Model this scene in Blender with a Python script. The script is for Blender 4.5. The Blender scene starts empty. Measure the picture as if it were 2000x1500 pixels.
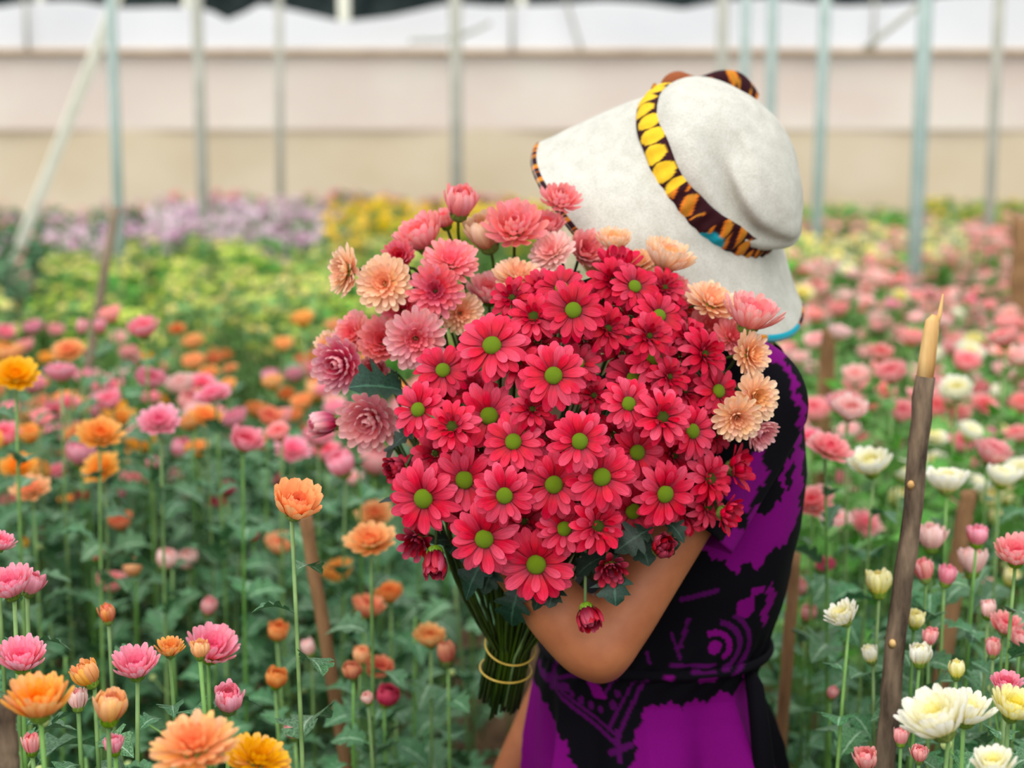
import bpy, math, random
import numpy as np
from mathutils import Vector, Matrix, Quaternion
from mathutils.bvhtree import BVHTree

random.seed(7)
RNG = np.random.default_rng(7)
scene = bpy.context.scene
COL = scene.collection

# ------------------------------------------------------------------ camera
CAM_H, FPX = 1.45, 3000.0
PITCH = math.atan((750 - 317) / FPX)
cam_d = bpy.data.cameras.new('camera')
cam_d.sensor_width = 36.0
cam_d.lens = 36.0 * FPX / 2000.0
cam_d.clip_start = 0.05
cam_d.clip_end = 200
cam = bpy.data.objects.new('camera', cam_d)
COL.objects.link(cam)
cam.location = (0, 0, CAM_H)
cam.rotation_euler = (math.pi / 2 - PITCH, 0, 0)
cam_d.dof.use_dof = True
cam_d.dof.focus_distance = 1.37
cam_d.dof.aperture_fstop = 3.9
cam_d.dof.aperture_blades = 0
scene.camera = cam

# ------------------------------------------------------------------ sky, light, exposure
world = bpy.data.worlds.new('overcast_sky')
scene.world = world
world.use_nodes = True
bg = world.node_tree.nodes['Background']
bg.inputs['Color'].default_value = (0.93, 0.97, 1.0, 1)
bg.inputs['Strength'].default_value = 0.92
sun_d = bpy.data.lights.new('sun', 'SUN')
sun_d.energy = 1.8
sun_d.angle = math.radians(70)
sun_d.color = (1.0, 0.97, 0.92)
sun = bpy.data.objects.new('sun', sun_d)
COL.objects.link(sun)
sun.rotation_euler = (math.radians(40), math.radians(-14), 0)
sun.location = (0, -3, 8)
scene.view_settings.view_transform = 'Standard'
scene.view_settings.look = 'None'
scene.view_settings.gamma = 1.0
scene.view_settings.use_curve_mapping = False
scene.view_settings.exposure = 0.42

CF = Vector((0, math.cos(PITCH), -math.sin(PITCH)))
CU = Vector((0, math.sin(PITCH), math.cos(PITCH)))


def P(px, py, Y):
    """world point on the ray of a photo pixel at distance Y along the ground"""
    d = CF + Vector((1, 0, 0)) * ((px - 1000) / FPX) + CU * ((750 - py) / FPX)
    t = Y / d.y
    return Vector((d.x * t, Y, CAM_H + d.z * t))


def px_of(p):
    """photo pixel of a world point"""
    v = Vector(p) - Vector((0, 0, CAM_H))
    z = v.dot(CF)
    return 1000 + FPX * v.x / z, 750 - FPX * v.dot(CU) / z


def lin(r, g, b):
    f = lambda c: (c / 255 / 12.92) if c / 255 <= 0.04045 else ((c / 255 + 0.055) / 1.055) ** 2.4
    return (f(r), f(g), f(b), 1.0)


# ------------------------------------------------------------------ materials
def new_mat(name):
    m = bpy.data.materials.new(name)
    m.use_nodes = True
    nt = m.node_tree
    nt.nodes.clear()
    return m, nt, nt.nodes.new('ShaderNodeOutputMaterial')


def ramp(nt, stops, fac, interp='LINEAR'):
    r = nt.nodes.new('ShaderNodeValToRGB')
    r.color_ramp.interpolation = interp
    while len(r.color_ramp.elements) < len(stops):
        r.color_ramp.elements.new(0.5)
    for e, (p, c) in zip(r.color_ramp.elements, stops):
        e.position = p
        e.color = c
    nt.links.new(fac, r.inputs['Fac'])
    return r.outputs['Color']


def mixc(nt, a, b, fac, mode='MIX'):
    m = nt.nodes.new('ShaderNodeMix')
    m.data_type = 'RGBA'
    m.blend_type = mode
    for i, v in ((0, fac), (6, a), (7, b)):
        if hasattr(v, 'is_output'):
            nt.links.new(v, m.inputs[i])
        else:
            m.inputs[i].default_value = v
    return m.outputs[2]


def noise(nt, scale, detail=2.0, vec=None, rough=0.5):
    n = nt.nodes.new('ShaderNodeTexNoise')
    n.inputs['Scale'].default_value = scale
    n.inputs['Detail'].default_value = detail
    n.inputs['Roughness'].default_value = rough
    if vec is not None:
        nt.links.new(vec, n.inputs['Vector'])
    return n.outputs['Fac']


def coord(nt, which='Object'):
    return nt.nodes.new('ShaderNodeTexCoord').outputs[which]


def mapping(nt, vec, scale):
    m = nt.nodes.new('ShaderNodeMapping')
    m.inputs['Scale'].default_value = scale
    nt.links.new(vec, m.inputs['Vector'])
    return m.outputs['Vector']


def vary(nt, col, hue=0.012, sat=0.12, val=0.14):
    """per object variation of hue and value"""
    oi = nt.nodes.new('ShaderNodeObjectInfo').outputs['Random']
    h = nt.nodes.new('ShaderNodeHueSaturation')

    def rng(lo, hi, src):
        r = nt.nodes.new('ShaderNodeMapRange')
        r.inputs['To Min'].default_value = lo
        r.inputs['To Max'].default_value = hi
        nt.links.new(src, r.inputs['Value'])
        return r.outputs['Result']
    mul = nt.nodes.new('ShaderNodeMath')
    mul.operation = 'MULTIPLY'
    mul.inputs[1].default_value = 7.31
    nt.links.new(oi, mul.inputs[0])
    fr = nt.nodes.new('ShaderNodeMath')
    fr.operation = 'FRACT'
    nt.links.new(mul.outputs[0], fr.inputs[0])
    nt.links.new(rng(0.5 - hue, 0.5 + hue, fr.outputs[0]), h.inputs['Hue'])
    nt.links.new(rng(1 - val, 1 + val, oi), h.inputs['Value'])
    nt.links.new(rng(1 - sat, 1 + sat, fr.outputs[0]), h.inputs['Saturation'])
    nt.links.new(col, h.inputs['Color'])
    return h.outputs['Color']


def leafy(nt, out, col, rough=0.5, trans=0.3, spec=0.3, bump=None, bstr=0.2, tcol=None):
    pb = nt.nodes.new('ShaderNodeBsdfPrincipled')
    nt.links.new(col, pb.inputs['Base Color'])
    pb.inputs['Roughness'].default_value = rough
    pb.inputs['Specular IOR Level'].default_value = spec
    if bump is not None:
        b = nt.nodes.new('ShaderNodeBump')
        b.inputs['Strength'].default_value = bstr
        b.inputs['Distance'].default_value = 0.002
        nt.links.new(bump, b.inputs['Height'])
        nt.links.new(b.outputs[0], pb.inputs['Normal'])
    tr = nt.nodes.new('ShaderNodeBsdfTranslucent')
    nt.links.new(tcol if tcol is not None else col, tr.inputs['Color'])
    mx = nt.nodes.new('ShaderNodeMixShader')
    mx.inputs[0].default_value = trans
    nt.links.new(pb.outputs[0], mx.inputs[1])
    nt.links.new(tr.outputs[0], mx.inputs[2])
    nt.links.new(mx.outputs[0], out.inputs['Surface'])


def petal_mat(name, base, mid, tip, inner, stripe=0.25, trans=0.3, spec=0.25, vr=(0.01, 0.08, 0.1), inner_f=1.0):
    """pigment along the petal (uv.x), paler tip, fine lengthwise veins; inner florets carry another tint"""
    m, nt, out = new_mat(name)
    uv = nt.nodes.new('ShaderNodeUVMap')
    uv.uv_map = 'uv'
    sep = nt.nodes.new('ShaderNodeSeparateXYZ')
    nt.links.new(uv.outputs[0], sep.inputs[0])
    c = ramp(nt, [(0.06, base), (0.46, mid), (1.0, tip)], sep.outputs[0])
    at = nt.nodes.new('ShaderNodeAttribute')
    at.attribute_name = 'lay'
    c = mixc(nt, c, inner, at.outputs['Fac'])
    v = noise(nt, 1.0, 2.0, mapping(nt, uv.outputs[0], (1.3, 11.0, 1.0)))
    v2 = ramp(nt, [(0.38, (1 - stripe,) * 3 + (1,)), (0.62, (1.06,) * 3 + (1,))], v)
    c = mixc(nt, c, v2, 1.0, 'MULTIPLY')
    c = vary(nt, c, *vr)
    leafy(nt, out, c, 0.45, trans, spec, v, 0.25)
    return m


def leaf_mat(name, dark, light, vein, trans=0.25, spec=0.4, rough=0.45):
    m, nt, out = new_mat(name)
    uv = nt.nodes.new('ShaderNodeUVMap')
    uv.uv_map = 'uv'
    sep = nt.nodes.new('ShaderNodeSeparateXYZ')
    nt.links.new(uv.outputs[0], sep.inputs[0])
    n = noise(nt, 35.0, 3.0, coord(nt))
    c = ramp(nt, [(0.3, dark), (0.7, light)], n)
    # midrib
    d = nt.nodes.new('ShaderNodeMath'); d.operation = 'SUBTRACT'; d.inputs[1].default_value = 0.5
    nt.links.new(sep.outputs[1], d.inputs[0])
    a = nt.nodes.new('ShaderNodeMath'); a.operation = 'ABSOLUTE'
    nt.links.new(d.outputs[0], a.inputs[0])
    f = ramp(nt, [(0.0, (1, 1, 1, 1)), (0.06, (0, 0, 0, 1))], a.outputs[0])
    c = mixc(nt, c, vein, f)
    c = vary(nt, c, 0.012, 0.12, 0.22)
    leafy(nt, out, c, rough, trans, spec, n, 0.15)
    return m


def plain_mat(name, c1, c2, scale=20.0, rough=0.7, spec=0.2, bump=0.0, vec_scale=None, detail=4.0, metal=0.0, bdist=0.004):
    m, nt, out = new_mat(name)
    v = coord(nt)
    if vec_scale:
        v = mapping(nt, v, vec_scale)
    n = noise(nt, scale, detail, v, 0.6)
    c = ramp(nt, [(0.32, c1), (0.68, c2)], n)
    pb = nt.nodes.new('ShaderNodeBsdfPrincipled')
    nt.links.new(c, pb.inputs['Base Color'])
    pb.inputs['Roughness'].default_value = rough
    pb.inputs['Metallic'].default_value = metal
    pb.inputs['Specular IOR Level'].default_value = spec
    if bump:
        b = nt.nodes.new('ShaderNodeBump')
        b.inputs['Strength'].default_value = bump
        b.inputs['Distance'].default_value = bdist
        nt.links.new(n, b.inputs['Height'])
        nt.links.new(b.outputs[0], pb.inputs['Normal'])
    nt.links.new(pb.outputs[0], out.inputs['Surface'])
    return m


def print_mat(name, rough=0.8, bump_scale=900.0, bstr=0.15, sheen=0.0, spec=0.1):
    """dyed cloth: the printed colours come from the 'dye' colour attribute, weave as relief"""
    m, nt, out = new_mat(name)
    at = nt.nodes.new('ShaderNodeAttribute')
    at.attribute_name = 'dye'
    n = noise(nt, bump_scale, 2.0, coord(nt))
    c = mixc(nt, at.outputs['Color'], ramp(nt, [(0.3, (0.85, 0.85, 0.85, 1)), (0.7, (1.08, 1.08, 1.08, 1))], n), 1.0, 'MULTIPLY')
    pb = nt.nodes.new('ShaderNodeBsdfPrincipled')
    nt.links.new(c, pb.inputs['Base Color'])
    pb.inputs['Roughness'].default_value = rough
    pb.inputs['Specular IOR Level'].default_value = spec
    b = nt.nodes.new('ShaderNodeBump')
    b.inputs['Strength'].default_value = bstr
    b.inputs['Distance'].default_value = 0.001
    nt.links.new(n, b.inputs['Height'])
    nt.links.new(b.outputs[0], pb.inputs['Normal'])
    nt.links.new(pb.outputs[0], out.inputs['Surface'])
    return m


M = {}
M['red'] = petal_mat('red_petal', lin(132, 0, 30), lin(228, 10, 60), lin(247, 72, 108), lin(206, 6, 50), 0.32, trans=.2, vr=(.004, .05, .07))
M['crimson'] = petal_mat('crimson_petal', lin(110, 0, 28), lin(210, 4, 52), lin(234, 36, 82), lin(184, 4, 44), 0.34, trans=.2, vr=(.004, .05, .08))
M['maroon'] = petal_mat('maroon_bud_petal', lin(95, 0, 26), lin(160, 8, 44), lin(226, 70, 98), lin(150, 5, 40), 0.35)
M['salmon'] = petal_mat('salmon_petal', lin(244, 130, 126), lin(250, 142, 146), lin(254, 178, 176), lin(246, 104, 120), 0.1)
M['rose'] = petal_mat('rose_petal', lin(214, 40, 80), lin(244, 104, 128), lin(252, 158, 164), lin(222, 36, 78), 0.14)
M['peach'] = petal_mat('peach_petal', lin(244, 140, 90), lin(253, 204, 162), lin(255, 228, 198), lin(250, 180, 126), 0.1)
M['blush'] = petal_mat('blush_petal', lin(226, 70, 104), lin(248, 156, 168), lin(254, 206, 204), lin(242, 112, 128), 0.14)
M['magenta'] = petal_mat('magenta_pink_petal', lin(200, 30, 86), lin(234, 94, 136), lin(254, 206, 208), lin(236, 104, 138), 0.18)
M['orange'] = petal_mat('orange_petal', lin(244, 160, 60), lin(253, 176, 84), lin(255, 198, 122), lin(248, 134, 66), 0.1)
M['apricot'] = petal_mat('apricot_petal', lin(248, 170, 90), lin(253, 186, 118), lin(255, 208, 150), lin(248, 138, 88), 0.1)
M['amber'] = petal_mat('amber_petal', lin(248, 170, 30), lin(252, 186, 50), lin(254, 205, 88), lin(250, 160, 30), 0.15)
M['rust'] = petal_mat('rust_orange_petal', lin(228, 116, 64), lin(242, 136, 88), lin(250, 178, 122), lin(234, 98, 66), 0.16)
M['pink'] = petal_mat('pink_petal', lin(246, 160, 156), lin(252, 148, 168), lin(255, 188, 204), lin(242, 82, 122), 0.1)
M['coral'] = petal_mat('coral_petal', lin(246, 144, 138), lin(252, 160, 158), lin(255, 196, 192), lin(242, 90, 104), 0.1)
M['palepink'] = petal_mat('pale_pink_petal', lin(248, 196, 180), lin(254, 206, 198), lin(255, 226, 220), lin(248, 156, 150), 0.08)
M['cerise'] = petal_mat('cerise_petal', lin(190, 20, 60), lin(212, 36, 82), lin(232, 86, 118), lin(180, 14, 50), 0.2)
M['white'] = petal_mat('white_petal', lin(240, 224, 70), lin(250, 246, 218), lin(255, 253, 246), lin(250, 240, 150), 0.06, vr=(0.005, 0.05, 0.03))
M['cream'] = petal_mat('cream_yellow_petal', lin(236, 220, 60), lin(250, 240, 150), lin(253, 248, 206), lin(246, 226, 80), 0.08, vr=(0.005, 0.08, 0.04))
M['lime'] = petal_mat('lime_yellow_petal', lin(190, 208, 70), lin(220, 234, 110), lin(238, 244, 150), lin(212, 224, 70), 0.06)
M['yellow'] = petal_mat('yellow_petal', lin(240, 204, 20), lin(252, 222, 40), lin(255, 236, 100), lin(248, 206, 20), 0.06)
M['lilac'] = petal_mat('lilac_petal', lin(205, 130, 180), lin(222, 168, 204), lin(240, 214, 232), lin(215, 150, 190), 0.1)
M['palelilac'] = petal_mat('pale_lilac_petal', lin(230, 195, 214), lin(244, 222, 232), lin(252, 242, 246), lin(236, 205, 216), 0.06)
M['disc'] = plain_mat('lime_disc', lin(100, 132, 4), lin(142, 172, 16), 260, 0.6, 0.3, 0.8, detail=1.0, bdist=0.001)
M['discdark'] = plain_mat('olive_disc', lin(46, 66, 6), lin(92, 112, 14), 260, 0.6, 0.3, 0.8, detail=1.0, bdist=0.001)
M['calyx'] = leaf_mat('calyx_green', lin(70, 104, 30), lin(128, 156, 50), lin(150, 170, 70), 0.1)
M['stem'] = leaf_mat('stem_green', lin(88, 128, 62), lin(130, 168, 92), lin(130, 168, 92), 0.05)
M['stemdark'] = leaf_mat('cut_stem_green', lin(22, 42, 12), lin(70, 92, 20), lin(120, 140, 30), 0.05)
M['leaf'] = leaf_mat('bed_leaf', lin(30, 76, 40), lin(102, 152, 102), lin(156, 190, 154), 0.14, 0.35, 0.45)
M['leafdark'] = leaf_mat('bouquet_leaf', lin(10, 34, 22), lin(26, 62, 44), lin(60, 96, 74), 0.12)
M['leafbright'] = leaf_mat('bright_leaf', lin(64, 126, 46), lin(120, 180, 80), lin(150, 190, 100), 0.22)
M['budgreen'] = plain_mat('green_bud', lin(150, 176, 90), lin(206, 216, 150), 60, 0.6, 0.2)
M['soil'] = plain_mat('soil', lin(58, 42, 30), lin(104, 80, 58), 14, 0.95, 0.1, 0.8, bdist=0.03)
M['bark'] = plain_mat('stake_bark', lin(60, 50, 42), lin(132, 112, 92), 60, 0.9, 0.1, 1.0, (1, 1, 0.25), bdist=0.004)
M['peeled'] = plain_mat('peeled_wood', lin(176, 118, 56), lin(236, 200, 138), 40, 0.8, 0.15, 0.6, (1, 1, 0.12), bdist=0.003)
M['stakebrown'] = plain_mat('weathered_stake', lin(112, 80, 54), lin(160, 122, 86), 30, 0.9, 0.1, 0.5, (1, 1, 0.2))
M['stakegrey'] = plain_mat('grey_stake', lin(116, 98, 82), lin(158, 140, 120), 30, 0.9, 0.1, 0.5, (1, 1, 0.2))
M['galv'] = plain_mat('galvanised_steel', lin(146, 166, 160), lin(170, 186, 180), 9, 0.5, 0.4, 0.0)
M['galvgrey'] = plain_mat('dull_steel', lin(160, 160, 148), lin(182, 180, 168), 9, 0.6, 0.3, 0.0)
M['paleboard'] = plain_mat('pale_board', lin(214, 214, 196), lin(232, 230, 214), 9, 0.7, 0.2, 0.0)
M['rail'] = plain_mat('rail_wood', lin(178, 150, 120), lin(205, 182, 152), 5, 0.8, 0.1)
M['shade'] = plain_mat('shade_net', lin(22, 30, 32), lin(52, 62, 60), 3, 0.95, 0.05)
M['treeline'] = plain_mat('dark_green_net', lin(26, 52, 40), lin(56, 96, 70), 3, 0.95, 0.05)
M['skin'] = plain_mat('skin', lin(158, 92, 58), lin(176, 108, 70), 25, 0.5, 0.35, 0.08)
M['hair'] = plain_mat('black_hair', lin(12, 9, 8), lin(34, 26, 22), 80, 0.5, 0.3, 0.4)
M['rubber'] = plain_mat('yellow_elastic', lin(196, 160, 60), lin(228, 196, 100), 60, 0.5, 0.3)
M['dress'] = print_mat('batik_cotton', 0.85)
M['ribbon'] = print_mat('printed_ribbon', 0.7)


def film_mat(name, c1, c2, scale):
    m, nt, out = new_mat(name)
    n = noise(nt, scale, 3.0, mapping(nt, coord(nt), (1, 1, 1.6)))
    c = ramp(nt, [(0.3, c1), (0.7, c2)], n)
    leafy(nt, out, c, 0.6, 0.3, 0.2)
    return m


M['film'] = film_mat('beige_film', lin(232, 214, 202), lin(240, 229, 216), 0.9)
M['filmtan'] = film_mat('tan_film', lin(216, 198, 166), lin(230, 214, 188), 0.8)
M['filmwhite'] = film_mat('white_film', lin(240, 240, 244), lin(248, 248, 250), 0.8)


def knit_mat():
    m, nt, out = new_mat('off_white_knit')
    v = coord(nt)
    w = nt.nodes.new('ShaderNodeTexVoronoi')
    w.inputs['Scale'].default_value = 480.0
    nt.links.new(v, w.inputs['Vector'])
    n = noise(nt, 60, 4.0, v)
    c = ramp(nt, [(0.3, lin(198, 196, 186)), (0.7, lin(214, 212, 203))], n)
    c = mixc(nt, c, ramp(nt, [(0.0, (1.02, 1.02, 1.02, 1)), (0.8, (0.84, 0.83, 0.80, 1))], w.outputs['Distance']), 1.0, 'MULTIPLY')
    pb = nt.nodes.new('ShaderNodeBsdfPrincipled')
    nt.links.new(c, pb.inputs['Base Color'])
    pb.inputs['Roughness'].default_value = 0.95
    pb.inputs['Specular IOR Level'].default_value = 0.05
    b = nt.nodes.new('ShaderNodeBump')
    b.inputs['Strength'].default_value = 0.25
    b.inputs['Distance'].default_value = 0.001
    b.invert = True
    nt.links.new(w.outputs['Distance'], b.inputs['Height'])
    nt.links.new(b.outputs[0], pb.inputs['Normal'])
    nt.links.new(pb.outputs[0], out.inputs['Surface'])
    return m


M['knit'] = knit_mat()


# ------------------------------------------------------------------ mesh helpers
class Geo:
    def __init__(self):
        self.v, self.f, self.uv, self.lay, self.m, self.n = [], [], [], [], [], 0

    def add(self, V, F, UV=None, lay=0.0, mat=0, mx=None):
        V = np.asarray(V, float)
        if mx is not None:
            A = np.array(mx)
            V = V @ A[:3, :3].T + A[:3, 3]
        self.v.append(V)
        self.f += [tuple(i + self.n for i in f) for f in F]
        self.uv.append(np.asarray(UV, float) if UV is not None else np.zeros((len(V), 2)))
        self.lay.append(np.full(len(V), lay) if np.isscalar(lay) else np.asarray(lay))
        self.m += [mat] * len(F)
        self.n += len(V)
        return self

    def add_geo(self, g, mx=None, mat=None):
        V = np.concatenate(g.v)
        if mx is not None:
            A = np.array(mx)
            V = V @ A[:3, :3].T + A[:3, 3]
        self.v.append(V)
        self.f += [tuple(i + self.n for i in f) for f in g.f]
        self.uv.append(np.concatenate(g.uv))
        self.lay.append(np.concatenate(g.lay))
        self.m += [mat] * len(g.f) if mat is not None else g.m
        self.n += len(V)

    def verts(self):
        return np.concatenate(self.v)

    def mesh(self, name, mats, dye=None, smooth=True):
        me = bpy.data.meshes.new(name)
        V = np.concatenate(self.v)
        me.from_pydata(V.tolist(), [], self.f)
        for m in mats:
            me.materials.append(m)
        if len(mats) > 1:
            me.polygons.foreach_set('material_index', self.m)
        if smooth:
            me.polygons.foreach_set('use_smooth', [True] * len(self.f))
        li = np.empty(len(me.loops), dtype=np.int32)
        me.loops.foreach_get('vertex_index', li)
        uvl = me.uv_layers.new(name='uv')
        uvl.data.foreach_set('uv', np.concatenate(self.uv)[li].astype(np.float32).ravel())
        la = me.attributes.new('lay', 'FLOAT', 'POINT')
        la.data.foreach_set('value', np.concatenate(self.lay).astype(np.float32))
        if dye is not None:
            da = me.attributes.new('dye', 'FLOAT_COLOR', 'POINT')
            da.data.foreach_set('color', np.asarray(dye, np.float32).ravel())
        me.update()
        return me


def grid_faces(nu, nv, wrap=False):
    F = []
    for i in range(nu - 1):
        for j in range(nv if wrap else nv - 1):
            k = (j + 1) % nv
            F.append((i * nv + j, i * nv + k, (i + 1) * nv + k, (i + 1) * nv + j))
    return F


def link(name, data, parent=None, loc=None, mx=None):
    o = bpy.data.objects.new(name, data)
    COL.objects.link(o)
    if parent is not None:
        o.parent = parent
    if mx is not None:
        o.matrix_local = mx
    elif loc is not None:
        o.location = loc
    return o


def tag(o, label, cat, group=None, kind=None):
    o['label'] = label
    if cat:
        o['category'] = cat
    if group:
        o['group'] = group
    if kind:
        o['kind'] = kind
    return o


def struct(o):
    o['kind'] = 'structure'
    return o


def tube(pts, rads, sides=6, cap=True, twist=0.0):
    pts = [Vector(p) for p in pts]
    n = len(pts)
    V, UV = [], []
    ref = Vector((0.31, 0.95, 0.1)).normalized()
    for i, p in enumerate(pts):
        t = (pts[min(i + 1, n - 1)] - pts[max(i - 1, 0)]).normalized()
        a = ref - t * ref.dot(t)
        if a.length < 1e-3:
            a = Vector((1, 0, 0)) - t * t.x
        a.normalize()
        b = t.cross(a)
        r = rads[i] if hasattr(rads, '__len__') else rads
        for k in range(sides):
            th = 2 * math.pi * k / sides + twist
            V.append(p + a * math.cos(th) * r + b * math.sin(th) * r)
            UV.append((i / max(1, n - 1), 0.1))
        ref = a
    F = grid_faces(n, sides, True)
    if cap:
        F.append(tuple(range(sides))[::-1])
        F.append(tuple((n - 1) * sides + k for k in range(sides)))
    return np.array([tuple(v) for v in V]), F, np.array(UV)


def bez(a, b, c, d, n):
    a, b, c, d = map(Vector, (a, b, c, d))
    out = []
    for i in range(n):
        t = i / (n - 1)
        s = 1 - t
        out.append(a * s ** 3 + b * 3 * s * s * t + c * 3 * s * t * t + d * t ** 3)
    return out


def lathe(prof, sides):
    V, UV = [], []
    for i, (r, z) in enumerate(prof):
        for k in range(sides):
            th = 2 * math.pi * k / sides
            V.append((r * math.cos(th), r * math.sin(th), z))
            UV.append((i / (len(prof) - 1), k / sides))
    return np.array(V), grid_faces(len(prof), sides, True), np.array(UV)


def R_(ax, deg):
    return Matrix.Rotation(math.radians(deg), 4, ax)


def aim(n):
    return Vector(n).normalized().to_track_quat('Z', 'Y').to_matrix().to_4x4()


# ------------------------------------------------------------------ keeping things apart
_mc = {}


def mesh_np(me):
    if me.name not in _mc:
        v = np.empty(len(me.vertices) * 3)
        me.vertices.foreach_get('co', v)
        _mc[me.name] = (v.reshape(-1, 3), [tuple(p.vertices) for p in me.polygons])
    return _mc[me.name]


def world_mx(o):
    m = o.matrix_basis.copy()
    while o.parent is not None:
        o = o.parent
        m = o.matrix_basis @ m
    return m


def moved(V, mx):
    A = np.array(mx)
    return V @ A[:3, :3].T + A[:3, 3]


class Space:
    """what already stands where, for finding a free spot for the next bloom, stem or leaf"""

    def __init__(self, cell=.12):
        self.c, self.h = cell, {}

    def cells(self, lo, hi):
        c = self.c
        for a in range(int(lo[0] // c), int(hi[0] // c) + 1):
            for b in range(int(lo[1] // c), int(hi[1] // c) + 1):
                for d in range(int(lo[2] // c), int(hi[2] // c) + 1):
                    yield a, b, d

    def add(self, owner, V, F, tree=None):
        lo, hi = V.min(0), V.max(0)
        e = (owner, lo, hi, tree or BVHTree.FromPolygons(V.tolist(), F))
        for k in self.cells(lo, hi):
            self.h.setdefault(k, []).append(e)

    def add_object(self, owner, o):
        V, F = mesh_np(o.data)
        self.add(owner, moved(V, world_mx(o)), F)

    def hits(self, V, F, owner=None, stop=10 ** 9):
        lo, hi = V.min(0), V.max(0)
        seen, t, n = set(), None, 0
        for k in self.cells(lo, hi):
            for e in self.h.get(k, ()):
                if id(e) in seen or e[0] == owner:
                    continue
                seen.add(id(e))
                if (e[1] > hi).any() or (lo > e[2]).any():
                    continue
                t = t or BVHTree.FromPolygons(V.tolist(), F)
                n += len(t.overlap(e[3]))
                if n >= stop:
                    return n
        return n


SP = Space()
FIXED_XY = []

# ------------------------------------------------------------------ petals and flower heads
def petal(W, arch, curl, cup, wide=0.6, base=0.4, nu=6, nv=5, notch=0.0, tip=0.22):
    """length 1 along +x from the origin; arch lifts the middle, curl bends the tip up (+) or down (-)"""
    us = 1 - (1 - np.linspace(0, 1, nu)) ** 1.45
    V, UV = [], []
    for u in us:
        if u < wide:
            s = u / wide
            w = base + (1 - base) * (3 * s * s - 2 * s ** 3)
        else:
            w = max(tip, math.sqrt(max(0, 1 - ((u - wide) / (1 - wide)) ** 2.6)))
        for j in range(nv):
            v = -1 + 2 * j / (nv - 1)
            y = W * 0.5 * w * v
            z = arch * 4 * u * (1 - u) + curl * u ** 3
            z += cup * W * w * (v * v - 0.4) * (0.4 + 0.6 * u)
            if nv == 5 and j in (1, 3):
                z += 0.018
            x = u - (notch * (1 - abs(v)) if u > 0.99 else 0) - abs(curl) * 0.25 * u ** 3
            V.append((x, y, z))
            UV.append((u, (v + 1) / 2))
    return np.array(V), grid_faces(nu, nv), np.array(UV)


PET = {
    'daisy_a': petal(0.40, 0.07, -0.16, 0.10, 0.60, 0.42),
    'daisy_b': petal(0.36, 0.10, -0.24, 0.14, 0.56, 0.42),
    'daisy_c': petal(0.42, 0.04, -0.05, 0.08, 0.64, 0.40),
    'spoon': petal(0.40, -0.05, 0.10, 0.32, 0.72, 0.42, tip=.34),
    'incurve': petal(0.34, -0.10, 0.16, 0.34, 0.68, 0.45, tip=.34),
    'tongue': petal(0.34, 0.02, 0.05, 0.32, 0.72, 0.5, tip=.34),
    'budpetal': petal(0.44, -0.16, 0.26, 0.30, 0.58, 0.60),
    'strap': petal(0.27, -0.05, 0.03, 0.30, 0.74, 0.5, tip=.36),
    'lo_spoon': petal(0.46, -0.04, 0.10, 0.30, 0.72, 0.42, 4, 3, tip=.4),
    'lo_incurve': petal(0.46, -.12, .16, 0.32, 0.66, 0.45, 4, 3, tip=.4),
    'lo_bud': petal(0.44, -0.10, 0.13, 0.3, 0.62, 0.6, 4, 3),
    'lo_flat': petal(0.52, 0.05, -0.10, 0.15, 0.66, 0.42, 3, 3, tip=.4),
}

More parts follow.
